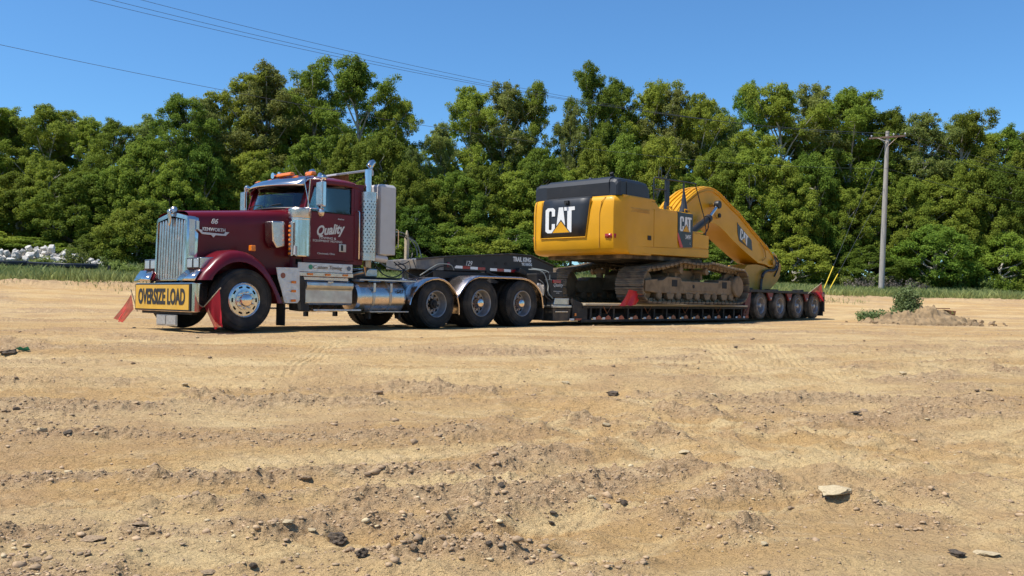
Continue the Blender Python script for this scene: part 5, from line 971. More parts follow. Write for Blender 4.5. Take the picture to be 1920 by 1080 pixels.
def tall_variant(seed):
    g = np.random.default_rng(seed); H, Wd = 15.0, 6.4; q = MB(); cl = []
    lean = g.normal(size=2) * .03; tr = [Vector((lean[0] * z + .12 * sin(z * .5 + seed), lean[1] * z + .1 * sin(z * .4 + 2), z)) for z in np.linspace(0, H * .93, 12)]
    q.tube(tr, [.24 * (1 - i / 12.5) + .015 for i in range(12)], 8)
    nl = 34
    for k in range(nl):
        f = .10 + .86 * (k + g.uniform(-.4, .4)) / nl; z0 = f * H * .92; i = min(10, int(z0 / (H * .93) * 11)); b0 = tr[i].lerp(tr[i + 1], z0 / (H * .93) * 11 - i)
        az = k * 2.4 + g.uniform(-.5, .5); env = sin(pi * min(1, f * .74 + .26)) ** .6 * Wd / 2 * g.uniform(.75, 1.2); rise = g.uniform(.55, 1.25) * env * (1.0 if f < .7 else 1.5)
        if f > .8: env *= .6
        e = b0 + Vector((cos(az) * env, sin(az) * env, rise)); e.z = min(e.z, H * g.uniform(.93, 1.02)); m1 = b0.lerp(e, .35) + Vector((0, 0, .12 * env)); m2 = b0.lerp(e, .7) + Vector((g.normal() * .15, g.normal() * .15, .1 * env))
        q.tube([b0, m1, m2, e], [.09 * (1.1 - f) + .03, .055, .038, .015], 5, False)
        P_ = [m1, m1.lerp(m2, .5), m2, m2.lerp(e, .5), e]
        for j, p in enumerate(P_):
            for r_ in range(3 if j else 2):
                d = Vector(g.normal(size=3)); d.z = abs(d.z) * .5 - .15; L_ = g.uniform(.15, .95); c = p + d.normalized() * L_
                if j and g.random() < .25: q.tube([p, c], [.014, .006], 3, False)
                if g.random() < .95: cl.append((c.x, c.y, c.z, g.uniform(.22, .52) * (1 if f < .8 else .8)))
    for k in range(3):
        a = g.uniform(0, 6.28); rr = g.uniform(.0, .9)
        for j in range(5): cl.append((tr[-1].x + rr * cos(a) + g.normal() * .2, tr[-1].y + rr * sin(a) + g.normal() * .2, H * g.uniform(.9, 1.02) - j * .45, .24 + .05 * j))
    leaf = (LEAF_A, LEAF_C, LEAF_B)[seed % 3]
    return mesh('trunk', q, BARKP if seed % 3 != 2 else BARK, 60, recalc=False), leaves_mesh('crown', np.array(cl), 130, .14, leaf, seed + 50, .95), H, Wd
TV = {'tall': [tall_variant(s) for s in (1, 3, 4, 6)] + [tree_variant('tall', 2), tall_variant(7)], 'round': [tree_variant('round', s) for s in (11, 12, 13)], 'low': [tree_variant('low', s) for s in (21, 22, 24)]}
def px_to_world(px, Y): return (px - 960) / 1650 * Y
def tree(kind, px, top, Y, wpx, label, group, v=None):
    X = px_to_world(px, Y); z = gz(X, Y) - .15; vs = TV[kind]; tm, cm, H, Wd = vs[(v if v is not None else random.randrange(len(vs))) % len(vs)]
    hz_ = 564 + .0145 * (px - 960); h = CAM_H + (hz_ - top) / 1650 * Y - z; wd = wpx / 1650 * Y
    e = empty('tree', (X, Y, z), random.uniform(0, 6.28)); tag(e, label, 'tree', group)
    sc_ = h / H; e.scale = (wd / Wd, wd / Wd, sc_)
    link('trunk', tm, e); o = link('crown', cm, e); o['kind'] = 'stuff'; return e
TALL = [(-45, 190, 64, 150, 1), (8, 198, 66, 120, 0), (62, 184, 63, 130, 1), (120, 204, 66, 110, 2), (165, 206, 64, 110, 3), (212, 224, 62, 110, 4), (268, 210, 64, 105, 2), (335, 176, 61, 125, 4), (385, 178, 66, 115, 0),
        (440, 132, 69, 150, 1), (492, 108, 68, 150, 0), (560, 150, 72, 140, 3), (607, 120, 70, 130, 1), (678, 98, 67, 150, 3), (728, 168, 66, 100, 1), (772, 268, 64, 70, 5), (826, 222, 68, 85, 0), (866, 150, 70, 120, 1), (935, 144, 71, 130, 0), (985, 150, 72, 100, 3),
        (1070, 190, 70, 70, 0), (1122, 112, 72, 110, 1), (1155, 150, 76, 110, 4), (1205, 138, 75, 120, 3), (1258, 158, 74, 120, 0), (1302, 164, 72, 110, 1), (1345, 192, 78, 100, 2), (1400, 153, 80, 95, 4), (1470, 150, 74, 150, 3), (1515, 148, 76, 140, 0), (1568, 156, 75, 150, 1), (1610, 175, 77, 130, 3),
        (1665, 203, 76, 130, 4), (1722, 203, 75, 140, 0), (1785, 200, 76, 130, 3), (1838, 212, 78, 120, 1), (1880, 236, 78, 110, 4), (1935, 232, 80, 120, 0), (2000, 225, 80, 140, 1)]
LB_T = {-45: 'tree cut by the left edge of the picture, only its right side showing', 8: 'leafy tree at the far left edge above the pale rock pile', 62: 'broad twin-topped tree above the rock pile at the left', 120: 'slimmer tree just right of the twin-topped one at far left', 165: 'airy tree between the rock pile and the truck, with gaps of sky', 212: 'shorter sloping tree beside the dip in the treeline at left',
        268: 'small-topped tree right of the dip in the treeline, left of the truck grille', 335: 'dark knobbly tree standing above the front of the truck hood', 385: 'dark tree top tucked against the tall pale tree above the truck hood', 440: 'left half of the tall rounded pale tree above the truck hood', 492: 'tall rounded pale tree rising above the windscreen of the truck', 560: 'tree filling the saddle between the two tall ones above the cab',
        607: 'tall forked tree above the cab roof of the truck', 678: 'tallest tree of the row, peaked, above the exhaust stack', 728: 'right shoulder of the tallest tree, sloping down behind the white box', 772: 'low tree beside the sky gap right of the truck cab', 826: 'tree at the right side of the sky gap behind the gooseneck', 866: 'slim tree left of the broad pale crown above the trailer gooseneck', 935: 'broad pale crown above the trailer gooseneck', 985: 'right part of the broad pale crown, left of the second sky gap',
        1070: 'thin tree right of the second sky gap, above the machine hood', 1122: 'tall dark-topped tree directly above the excavator counterweight', 1155: 'tree just right of the tall dark-topped one above the excavator', 1205: 'rounded tree above the right half of the excavator hood', 1258: 'pale spiky tree above the excavator handrails', 1302: 'rounded tree above the bend of the yellow boom', 1345: 'small dark pointed tree in the dip above the boom', 1400: 'dark narrow tree left of the big rounded crowns',
        1470: 'leftmost of the big rounded crowns above the boom tip', 1515: 'middle of the big rounded crowns right of the boom', 1568: 'right one of the big rounded crowns left of the pole', 1610: 'tree sloping down towards the top of the utility pole', 1665: 'tree directly behind the top of the utility pole', 1722: 'tree just right of the utility pole top', 1785: 'broad tree midway between the pole and the right edge', 1838: 'tree on the falling treeline near the right edge', 1880: 'last low tree before the right edge, beside the bit of sky', 1935: 'tree cut by the right edge of the picture', 2000: 'tree beyond the right edge, only leaves showing'}
LMK = [(-60, 'at the extreme left edge'), (20, 'above the left end of the rock pile'), (70, 'above the middle of the rock pile'), (125, 'above the right end of the rock pile'), (180, 'between rock pile and truck'), (235, 'just left of the truck grille'), (290, 'behind the truck grille'), (345, 'behind the front of the hood'), (395, 'behind the 86 on the hood'), (445, 'behind the rear of the hood'), (500, 'behind the windscreen'), (560, 'behind the cab roof'), (620, 'behind the cab door'), (680, 'behind the exhaust stack'), (735, 'behind the white box'), (780, 'just right of the white box'), (825, 'behind the gooseneck nose'), (878, 'above the gooseneck number 129'), (932, 'above the second drive wheel'), (985, 'just left of the counterweight'), (1035, 'left of the rear CAT panel'), (1085, 'behind the rear CAT panel'), (1140, 'behind the corner of the counterweight'), (1200, 'behind the engine hood end'), (1260, 'behind the handrails'), (1320, 'behind the boom bend'), (1378, 'behind the boom CAT decal'), (1432, 'behind the boom tip'), (1490, 'just right of the boom tip'), (1548, 'above the trailer tail'), (1608, 'by the guy wires'), (1668, 'right behind the utility pole'), (1725, 'behind the weed on the mound'), (1785, 'above the right end of the mound'), (1840, 'midway between mound and edge'), (1898, 'close to the right edge'), (1932, 'cut by the right edge')]
USED = set()
def where(px, kind):
    for w_ in sorted(LMK, key=lambda a: abs(a[0] - px)):
        if (kind, w_[1]) not in USED: USED.add((kind, w_[1])); return w_[1]
for px, top, Y, wpx, v in TALL: tree('tall', px, top + 6, Y, wpx * 1.08, LB_T[px], 'tall trees of the wood behind the truck', v)
MID = [(-10, 330, 60), (40, 300, 61), (95, 290, 60), (150, 310, 59), (205, 330, 60), (262, 300, 59), (318, 330, 58), (372, 300, 60), (420, 300, 62), (470, 280, 63), (528, 290, 62), (590, 270, 63), (650, 280, 62), (715, 270, 61), (758, 325, 60), (802, 345, 62), (850, 310, 63), (905, 300, 64), (960, 300, 65), (1010, 290, 66), (1060, 310, 66), (1110, 290, 67), (1170, 290, 68), (1230, 290, 68), (1290, 300, 68), (1350, 300, 69), (1405, 310, 69), (1460, 300, 69), (1520, 320, 70), (1580, 330, 70), (1640, 320, 71), (1700, 330, 71), (1755, 300, 71), (1815, 320, 71), (1870, 290, 71), (1925, 300, 72)]
for k, (px, top, Y) in enumerate(MID): tree('round', px, top + random.uniform(-35, 40), Y, random.uniform(105, 150), 'rounded mid-height tree under taller crowns, ' + where(px, 'mid'), 'mid-height trees under the tall crowns', k)
LOW = [(-15, 425, 56), (70, 440, 57), (215, 430, 55), (255, 395, 53), (290, 385, 54), (430, 410, 57), (690, 410, 58), (770, 400, 58), (835, 415, 59), (900, 425, 60), (965, 430, 61), (1360, 450, 65), (1490, 440, 66), (1625, 455, 67), (1755, 415, 67), (1880, 450, 68)]
for k, (px, top, Y) in enumerate(LOW): tree('low', px, top + random.uniform(-12, 12), Y, random.uniform(110, 150), 'low bushy tree at the wood edge, ' + where(px, 'low'), 'low bushy trees along the foot of the wood', k)
# the wood beyond and an unseen tree ring behind the camera, one mass
def wood_mass():
    g = np.random.default_rng(99); cl = []
    for k in range(1500):
        X = g.uniform(-75, 85); Y = 80 + g.uniform(0, 12) + max(0, X * .05); px = 960 + X / Y * 1650; tp_ = np.interp(px, [-300, 0, 200, 260, 420, 740, 785, 850, 1000, 1040, 1100, 1500, 1700, 1900, 2300], [260, 260, 290, 290, 230, 260, 310, 260, 260, 320, 250, 245, 280, 310, 300])
        zt_ = CAM_H + (564 - tp_) / 1650 * Y - .5; z = base_z(X, Y) + g.random() ** .8 * (zt_ - 2.5); cl.append((X, Y, z, g.uniform(.8, 1.6)))
    for k in range(700):
        X = g.uniform(-80, 90); Y = 78 + g.uniform(0, 8) + max(0, X * .05); cl.append((X, Y, base_z(X, Y) + g.uniform(0, 7), g.uniform(1.0, 1.7)))
    for k in range(1700):  # tree ring inferred behind the camera, unseen, added for chrome and paint reflections
        a = g.uniform(radians(48), radians(312)); r = g.uniform(95, 112); X = r * sin(a); Y = r * cos(a); zb = -5 if abs(X) < 60 else -2; cl.append((X, Y, zb + g.random() * (17 + 3 * sin(a * 7)), g.uniform(1.6, 2.8)))
    return leaves_mesh('wood_beyond', np.array(cl), 60, .5, LEAF_B, 7)
o = link('wood_beyond', wood_mass()); tag(o, 'darker wood seen through gaps behind the front trees, with unseen ring added for reflections', 'woodland', kind='stuff')

# ------------------------------------------------------------------ grass, weeds, shrubs
def blades(name, n, xs, ys, hgt, wd, m, seed, cond=None, dens=None):
    g = np.random.default_rng(seed); X = g.uniform(*xs, n); Y = g.uniform(*ys, n)
    k = np.ones(n, bool) if cond is None else cond(X, Y, g); X, Y = X[k], Y[k]; n = len(X); Z = ground(X, Y)[0]
    h = hgt * (.45 + .9 * g.random(n)) * (.55 + .9 * fbm(X * .35, Y * .35, 3, seed)); a = g.uniform(0, 2 * pi, n); w_ = wd * (.6 + .8 * g.random(n)); lx = g.normal(size=n) * .35 * h; ly = g.normal(size=n) * .35 * h
    c, s = np.cos(a) * w_ / 2, np.sin(a) * w_ / 2
    v = np.stack([np.stack([X - c, Y - s, Z - .03], 1), np.stack([X + c, Y + s, Z - .03], 1), np.stack([X + c * .6 + lx * .4, Y + s * .6 + ly * .4, Z + h * .6], 1), np.stack([X + lx, Y + ly, Z + h], 1)], 1).reshape(-1, 3)
    me = bpy.data.meshes.new(name); me.vertices.add(4 * n); me.vertices.foreach_set('co', v.ravel().astype(np.float32)); me.loops.add(4 * n); me.loops.foreach_set('vertex_index', np.arange(4 * n)); me.polygons.add(n); me.polygons.foreach_set('loop_start', np.arange(n) * 4); me.update(calc_edges=True); me.materials.append(m); return me
GRASS_M = leafmat('grass_blades', (.14, .18, .045), (.36, .37, .14), trans=.3, scale=.4)
sY = lambda X, Y: Y - .35 * X
o = link('grass', blades('grass', 300000, (-42, 55), (28, 76), .40, .03, GRASS_M, 5, lambda X, Y, g: (sY(X, Y) > 45.7 + (fbm(X * .5, Y * .5, 3, 8) - .5) * 3) & (sY(X, Y) < 74) & (np.abs(X) < Y * .64 + 2) & (Y < 68 + .08 * X))); tag(o, 'strip of rough green grass between the dirt and the wood', 'grass', kind='stuff')
o = link('grass_tufts', blades('grass_tufts', 16000, (-30, 30), (22, 50), .16, .03, GRASS_M, 6, lambda X, Y, g: (sY(X, Y) > 40.5) & (sY(X, Y) < 46.5) & (fbm(X * .4, Y * .4, 3, 44) > .56) & (np.abs(X) < Y * .64))); tag(o, 'thin grass tufts scattered at the edge of the bare dirt', 'grass', kind='stuff')
def weed(X, Y, h, wd, label, group, mt=LEAF_U, n=26, leaf=.09, per=26, name='weed', cat='weed', seed=1, up=.0):
    g = np.random.default_rng(seed); z = gz(X, Y); e = empty(name, (X, Y, z - .02)); tag(e, label, cat, group)
    q = MB(); cl = []
    for k in range(n):
        a = g.uniform(0, 2 * pi); r = g.random() ** .6 * wd / 2; hh = h * (1 - .35 * (r / (wd / 2)) ** 1.5) * g.uniform(.4, 1.05); b0 = (r * .4 * cos(a), r * .4 * sin(a), 0); e1 = (r * cos(a), r * sin(a), hh)
        q.tube([b0, (r * .75 * cos(a), r * .75 * sin(a), hh * .55), e1], [.012, .008, .004], 4, False)
        for f in (1, .78, .55, .35): cl.append((e1[0] * (.5 + .5 * f), e1[1] * (.5 + .5 * f), hh * f, .10 + .05 * wd * (1.2 - f)))
    link('stem', mesh('stem', q, LEAF_B, 0, recalc=False), e); o_ = link('foliage', leaves_mesh('foliage', np.array(cl), per, leaf, mt, seed + 1, 1.0), e); o_['kind'] = 'stuff'; return e
LEAF_W = leafmat('mound_weed', (.12, .19, .055), (.27, .35, .15))
weed(13.15, 29.3, 1.35, .85, 'upright leafy green weed growing on the dirt mound at the right', None, LEAF_W, 60, .085, 34, seed=3)
weed(12.2, 29.3, .42, 1.3, 'low spreading green weed at the left foot of the dirt mound', None, LEAF_W, 40, .07, 26, seed=4)
weed(14.3, 29.5, .40, .9, 'low bushy weed on the dirt mound beside the rusty steel plate', None, LEAF_U, 30, .07, 26, seed=5)
SH = [(-23.4, 47, 1.5, 1.6), (-25.3, 47.5, .8, 1.5), (-28, 44.6, .7, 1.3), (-20.4, 46, .9, 1.4), (-18.4, 44.8, .9, 1.5), (-17.2, 46.5, 1.1, 1.6), (-15.9, 45.6, 1.0, 1.5), (-21.9, 48, .9, 1.4)]
for k, (x, y, h, wd) in enumerate(SH): weed(x, y, h, wd, 'tall yellow-green weed growing up in front of the pale rock pile' if k == 0 else 'scrubby weed by the black rail, ' + ('', 'right of the tall weed at the pile', 'in front of the rock pile', 'right beyond the end of the rock pile', 'midway between pile and truck', 'nearing the truck sign', 'closest to the truck sign', 'behind the rail at the pile end')[k], None if k == 0 else 'scrubby weeds along the black rail', LEAF_U, 26, .11, 22, name='shrub', cat='shrub', seed=30 + k)
for k in range(22):
    px = 1440 + k * 23 + random.uniform(-8, 8); Y = 65.5 + random.uniform(-1, 1.5); weed(px_to_world(px, Y), Y, random.uniform(.7, 1.7), random.uniform(1.2, 2.2), 'leafy shrub at the edge of the grass, ' + where(px, 'shrub'), 'shrubs along the edge of the wood', (LEAF_U, LEAF_B, LEAF_A)[k % 3], 20, .15, 26, name='shrub', cat='shrub', seed=60 + k)
DRY = leafmat('dry_brush', (.12, .10, .085), (.22, .19, .16), trans=.1)
for k, (px, h) in enumerate(((1600, .9), (1624, 1.1), (1672, 1.2), (1700, 1.0), (1724, .8))): weed(px_to_world(px, 64), 64, h, 1.5, 'grey dry brush ' + ('well left of the utility pole foot', 'just left of the utility pole foot', 'just right of the utility pole foot', 'a little right of the utility pole foot', 'farthest right of the utility pole foot')[k], 'dry brush at the pole', DRY, 24, .1, 10, name='dry_brush', cat='brush', seed=90 + k)

# ------------------------------------------------------------------ black rail and pale rock pile at the left
rl = empty('guard_rail', (-24, 45, gz(-24, 45))); tag(rl, 'low black rail half hidden in the left grass in front of the rock pile', 'guard rail'); OFF[rl.name] = tuple(rl.location)
for k in range(5):
    x0 = -32 + k * 3.6; z0, z1 = base_z(x0, 45) + .32, base_z(x0 + 3.55, 45) + .32
    if k == 3: continue
    part('rail_beam', MB().loft([[(x, 45 + dy, z + dz) for dy, dz in ((0, .30), (-.06, .26), (0, .2), (-.06, .14), (0, .08))] for x, z in ((x0, z0), (x0 + 3.55, z1))]), mat('black_rail', (.015, .015, .017), .4, vary=.2, dust=.1), rl, solid=.02)
    part('rail_top', B(x0, x0 + 3.5, 45.05, 45.3, z0 + .0, z0 + .26), mat('grey_rail_top', (.06, .065, .07), .5, vary=.2), rl)
for k in range(7): x = -31.5 + k * 2.7; part('post', B(x, x + .12, 45.0, 45.12, float(base_z(x, 45)) - .3, float(base_z(x, 45)) + .6), BLACK, rl)
LIME = mat('pale_limestone', (.52, .485, .43), .9, vary=.18, vs=4, bump=.5, bs=8, dust=.15, objvar=.15)
def rock_mesh(name, m, seed, sub=2, jag=.3, flat=1.0, smooth=0):
    import bmesh
    g = np.random.default_rng(seed); b = bmesh.new(); bmesh.ops.create_icosphere(b, subdivisions=sub, radius=1)
    cuts = [(Vector(g.normal(size=3)).normalized(), g.uniform(.45, .8)) for _ in range(15)]
    for v in b.verts:
        for nrm, dd in cuts:
            e = v.co.dot(nrm) - dd
            if e > 0: v.co -= nrm * e * .95
        v.co *= 1 + g.normal() * jag * .13; v.co.z *= flat
    me = bpy.data.meshes.new(name); b.to_mesh(me); b.free(); me.materials.append(m)
    if smooth: me.polygons.foreach_set('use_smooth', [True] * len(me.polygons))
    return me
LR = [rock_mesh('boulder', LIME, 200 + k, 2, .6) for k in range(8)]
g = np.random.default_rng(12)
for k in range(230):
    X = g.uniform(-31.5, -23.0); f = 1 - abs((X + 26.9) / 4.6) ** 1.6; 
    if f < 0.02: f = .02
    Y = g.uniform(48.2, 50.8); hgt = f * (1 - abs(Y - 49.6) / 2.4) * 1.35
    z = float(base_z(X, Y)) + hgt * (g.random() ** .35); s_ = g.uniform(.13, .30)
    o = link('boulder', LR[k % 8], None, (X, Y, z), tuple(g.uniform(0, 6.28, 3))); o.scale = (s_ * g.uniform(.8, 1.3), s_, s_ * g.uniform(.7, 1)); tag(o, 'pale limestone boulder in the heap behind the black rail at the left', 'boulder', 'pale boulders of the rock pile')
o = link('rock_pile_core', rock_mesh('rock_pile_core', LIME, 5, 3, .5), None, (-26.9, 49.8, 2.05)); o.scale = (3.6, .9, .95); tag(o, 'inner rubble of the pale rock pile', 'rubble', kind='stuff')

# ------------------------------------------------------------------ dirt mound, rusty plate, stones
def mound():
    q = MB(); n, mI = 150, 60; rows = []
    for i in range(mI):
        for j in range(n):
            u = (j / (n - 1) - .5) * 2; v = (i / (mI - 1) - .5) * 2; X = 13.4 + u * 2.0; Y = 29.0 + v * 1.05; r = sqrt(u * u + v * v)
            prof = max(0, 1 - r) ** .7; hh = prof * (.32 + .26 * math.exp(-((u - .25) / .3) ** 2) + .1 * math.exp(-((u + .35) / .3) ** 2)); rows.append((X, Y, hh, prof))
    A = np.array(rows); Z = base_z(A[:, 0], A[:, 1]) + A[:, 2] * (.6 + .8 * fbm(A[:, 0] * 2.5, A[:, 1] * 2.5, 3, 3)) + (fbm(A[:, 0] * 8, A[:, 1] * 8, 3, 5) - .5) * .16 * np.minimum(1, A[:, 3] * 4) + np.clip(fbm(A[:, 0] * 6, A[:, 1] * 6, 2, 9) - .5, 0, .3) * .4 * np.minimum(1, A[:, 3] * 3) - .05 * (A[:, 3] < .05)
    q.v = [(a, b, c) for a, b, c in zip(A[:, 0], A[:, 1], Z)]; q.f = [(i * n + j, i * n + j + 1, (i + 1) * n + j + 1, (i + 1) * n + j) for i in range(mI - 1) for j in range(n - 1)]
    return mesh('dirt_mound', q, mat('brown_soil', (.25, .17, .088), .95, vary=.3, vs=5, bump=1, bs=14, dust=.1, dcol=(.4, .29, .17)), 80, recalc=False)
o = link('dirt_mound', mound()); tag(o, 'low brown dirt mound with weeds on it, right of the trailer tail', 'dirt mound')
rp_ = empty('rusty_plate', (14.5, 29.7, .3)); tag(rp_, 'rusty bent steel plate lying behind the weeds on the dirt mound', 'steel plate'); OFF[rp_.name] = (14.5, 29.7, .3)
part('plate', MB().prism([(14.2, .25), (14.95, .22), (15.0, .46), (14.6, .50), (14.25, .42)], 29.7, 29.76), RUST, rp_, .01); part('flange', MB().box(14.0, 14.7, 29.5, 29.75, .53, .56), RUST, rp_, .01)
STONE_L = mat('light_stone', (.50, .395, .235), .9, vary=.2, vs=9, bump=.5, bs=20, dust=.3)
STONE_D = mat('dark_clod', (.125, .095, .068), .95, vary=.4, vs=9, bump=.9, bs=14, dust=.35, dcol=(.30, .21, .13))
CLOD_S = mat('small_clod', (.34, .235, .14), .95, vary=.35, vs=9, bump=.8, bs=14)
STONE_B = mat('brown_clod', (.42, .29, .17), .95, vary=.3, vs=9, bump=.8, bs=14)
def ray_ground(px, py):
    x, y = px - 960, 540 - py; r, al = .0145, 24 / 1650; x1 = x * cos(r) - y * sin(r); y1 = x * sin(r) + y * cos(r); d = Vector((x1, 1650 * cos(al) - y1 * sin(al), 1650 * sin(al) + y1 * cos(al))) / 1650
    ts = np.concatenate([np.arange(3, 15, .02), np.arange(15, 60, .1)]); P_ = np.stack([d.x * ts, d.y * ts, CAM_H + d.z * ts], 1); gd_ = ground(P_[:, 0], P_[:, 1])[0]; k = np.argmax(P_[:, 2] < gd_); return float(P_[k, 0]), float(P_[k, 1]), float(gd_[k])
def stone(px, py, wpx, hpx, m, label, seed, group=None, sub=2, jag=.6, name='stone', cat='stone'):
    X, Y, z = ray_ground(px, py); s_ = wpx / 1650 * Y / 2; h_ = hpx / 1650 * Y / 2
    o = link(name, rock_mesh(name, m, seed, sub, jag), None, (X, Y, z + h_ * .42), (0, 0, 0)); o.scale = (s_, s_ * .8, max(h_, .012)); tag(o, label, cat, group); return o
st = [(1562, 926, 80, 20, STONE_L, 'large pale flat slab of rock lying alone at the lower right'), (630, 1020, 46, 32, STONE_D, 'largest dark jagged rock in the lower foreground, left of centre'), (680, 1044, 32, 20, STONE_D, 'rounded dark clod just right of the largest dark rock'), (940, 915, 18, 16, STONE_D, 'dark round clod sitting on its own near the lower centre'),
      (895, 876, 12, 9, STONE_D, 'small dark clod above the lone round clod'), (1060, 719, 20, 9, STONE_L, 'pale stone in the middle distance below the trailer deck'), (1150, 740, 32, 14, STONE_D, 'clump of dark clods in the middle distance right of the pale stone'), (1693, 703, 18, 8, STONE_L, 'small pale stone far right in the middle distance'), (1603, 775, 22, 7, STONE_D, 'flat dark stone on the right side of the tracks'),
      (1135, 798, 22, 7, STONE_L, 'pale flat chip of stone below the middle clods'), (1285, 850, 32, 8, STONE_L, 'pale flat stone beside the diagonal track at right'), (1795, 1044, 42, 14, STONE_D, 'dark hollow-sided slab at the bottom right'), (1848, 1042, 52, 9, STONE_L, 'thin pale slate beside the dark slab at the bottom right'), (20, 664, 34, 14, STONE_D, 'dark clod heap with a green scrap near the left edge'), (530, 1058, 16, 12, STONE_B, 'brown stone at the bottom, left of the dark rocks'),
      (793, 1015, 18, 10, STONE_D, 'dark clod right of the big dark rock'), (768, 1020, 12, 9, STONE_B, 'brown pebble beside the dark clod, right of the big rock'), (775, 1038, 20, 16, STONE_B, 'pale brown round stone right of the dark clods'), (830, 1015, 18, 9, STONE_B, 'flattish brown clod near the bottom centre'), (870, 1015, 14, 10, STONE_B, 'small brown stone near the bottom, left of centre'), (918, 1026, 18, 12, STONE_D, 'dark pebble near the bottom centre'), (475, 1070, 22, 18, STONE_D, 'dark stone at the bottom edge left of centre'),
      (395, 1076, 34, 10, STONE_B, 'brown clod touching the bottom edge at lower left'), (170, 1012, 60, 9, STONE_B, 'tan cracked slab half buried at the lower left'), (262, 985, 38, 8, STONE_B, 'grey-tan slab above the buried slab at lower left'), (66, 1054, 40, 7, STONE_B, 'tan flat slab in the bottom left corner'), (572, 902, 34, 9, STONE_B, 'grey flat stone in the rut left of centre'), (538, 990, 28, 9, STONE_L, 'pale oblong stone left of the big dark rock'), (585, 996, 24, 9, STONE_L, 'second pale stone between the oblong one and the dark rock'),
      (1038, 970, 18, 10, STONE_D, 'dark clod in the loose patch below centre'), (1170, 948, 20, 14, STONE_D, 'dark clod at the left end of the loose patch'), (1035, 988, 16, 12, STONE_D, 'dark lump just under the loose patch clod'), (285, 1005, 14, 8, STONE_B, 'small brown lump beside the tan slab at lower left'), (347, 723, 14, 8, STONE_L, 'small white stone in the left middle distance'), (33, 769, 16, 8, STONE_D, 'small dark stone near the left edge, middle distance'), (128, 816, 20, 12, STONE_D, 'dark clod on the brown ridge at the left'),
      (1108, 935, 16, 8, STONE_L, 'pale pebble in the loose patch'), (1433, 1025, 20, 9, STONE_L, 'pale pebble below the large slab'), (1485, 954, 22, 7, STONE_B, 'brown chip just left of the large pale slab'), (1150, 688, 10, 6, STONE_B, 'tiny brown stone under the excavator tracks in the distance'), (1380, 652, 8, 6, STONE_D, 'tiny dark stone in front of the rear trailer wheels'), (1838, 606, 9, 8, STONE_B, 'brown clod right of the dirt mound'), (1858, 609, 14, 8, STONE_B, 'flat brown clod farther right of the dirt mound')]
for k, (a, b, c, d, m_, l_) in enumerate(st): stone(a, b, c, d, m_, l_, 400 + k, sub=3 if c > 24 else 2, jag=.9 if m_ is STONE_D else .45)
X_, Y_, z_ = ray_ground(36, 663); q = MB().loft([[(X_ - .05 + .03 * i, Y_ + .02 * (i % 2), z_ + .06 + .012 * (i % 3)), (X_ - .04 + .03 * i, Y_ + .06, z_ + .03)] for i in range(6)]); o = link('scrap', mesh('scrap', q, mat('green_plastic', (.05, .3, .2), .4), 60)); tag(o, 'green plastic scrap on the dark clods near the left edge', 'scrap')
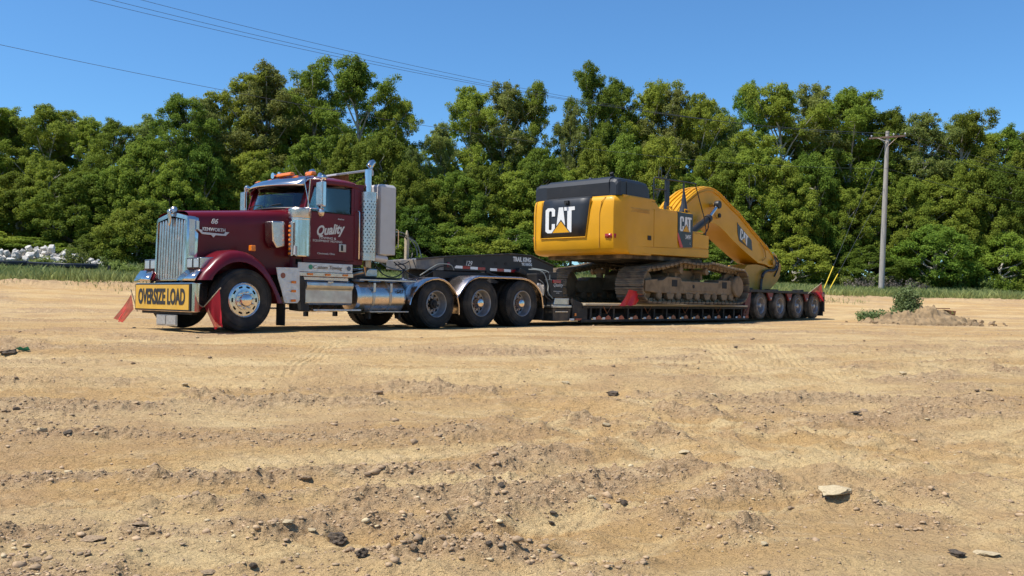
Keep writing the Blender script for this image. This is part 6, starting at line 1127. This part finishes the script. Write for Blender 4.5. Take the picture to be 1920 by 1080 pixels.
# loose gravel and clods, far too many to count
def gravel(name, n, size, m, seed, xs, ys, rough_bias):
    g = np.random.default_rng(seed); Y = ys[0] * (ys[1] / ys[0]) ** g.random(n); X = (g.random(n) * 2 - 1) * Y * .64; Z, rg, pk, _ = ground(X, Y); k = g.random(n) < (.025 + rough_bias * rg); X, Y, Z = X[k], Y[k], Z[k]; n = len(X)
    t = (1 + 5 ** .5) / 2; iv = np.array([(-1, t, 0), (1, t, 0), (-1, -t, 0), (1, -t, 0), (0, -1, t), (0, 1, t), (0, -1, -t), (0, 1, -t), (t, 0, -1), (t, 0, 1), (-t, 0, -1), (-t, 0, 1)]) / 1.9
    fc = np.array([(0, 11, 5), (0, 5, 1), (0, 1, 7), (0, 7, 10), (0, 10, 11), (1, 5, 9), (5, 11, 4), (11, 10, 2), (10, 7, 6), (7, 1, 8), (3, 9, 4), (3, 4, 2), (3, 2, 6), (3, 6, 8), (3, 8, 9), (4, 9, 5), (2, 4, 11), (6, 2, 10), (8, 6, 7), (9, 8, 1)])
    s_ = size * np.exp(g.normal(size=n) * .5); v = iv[None] * (1 + g.normal(size=(n, 12, 1)) * .30) * s_[:, None, None] * (np.stack([1 + .4 * g.random(n), 1 + .2 * g.random(n), .45 + .4 * g.random(n)], 1))[:, None, :]
    v[:, :, 0] += X[:, None]; v[:, :, 1] += Y[:, None]; v[:, :, 2] += (Z + s_ * .25)[:, None]; f = (fc[None] + (np.arange(n) * 12)[:, None, None]).reshape(-1, 3)
    me = bpy.data.meshes.new(name); me.vertices.add(12 * n); me.vertices.foreach_set('co', v.ravel().astype(np.float32)); me.loops.add(3 * len(f)); me.loops.foreach_set('vertex_index', f.ravel()); me.polygons.add(len(f)); me.polygons.foreach_set('loop_start', np.arange(len(f)) * 3); me.update(calc_edges=True); me.materials.append(m)
    o = link(name, me); return o
tag(gravel('gravel', 46000, .0048, STONE_B, 1, None, (3.3, 13), .6), 'loose brown gravel and clods scattered over the dirt', 'gravel', kind='stuff')
tag(gravel('gravel', 60000, .0042, CLOD_S, 8, None, (3.3, 9), .35), 'fine brown grit on the nearest dirt', 'gravel', kind='stuff')
tag(gravel('gravel', 8000, .005, STONE_L, 2, None, (3.3, 14), .4), 'pale stone chips scattered over the dirt', 'gravel', kind='stuff')
tag(gravel('gravel', 4200, .0105, CLOD_S, 3, None, (3.3, 24), .5), 'darker clods scattered over the dirt', 'gravel', kind='stuff')

g = np.random.default_rng(55); MC = [rock_mesh('clod', mat('mound_clod', (.24, .165, .09), .95, vary=.35, vs=8, bump=.8, bs=12), 800 + k, 2, 1.1) for k in range(4)]
for k in range(110):
    X = 13.5 + g.normal() * 1.1; Y = 28.5 + g.normal() * .5; s_ = g.uniform(.025, .085); o = link('clod', MC[k % 4], None, (X, Y, gz(X, Y) + s_ * .3 + max(0, .28 - .12 * abs(X - 13.8)) * max(0, 1 - abs(Y - 28.9))), tuple(g.uniform(0, 6.28, 3))); o.scale = (s_ * 1.3, s_, s_ * .8); tag(o, 'brown earth clod on or around the dirt mound at the right', 'clod', 'earth clods of the mound')
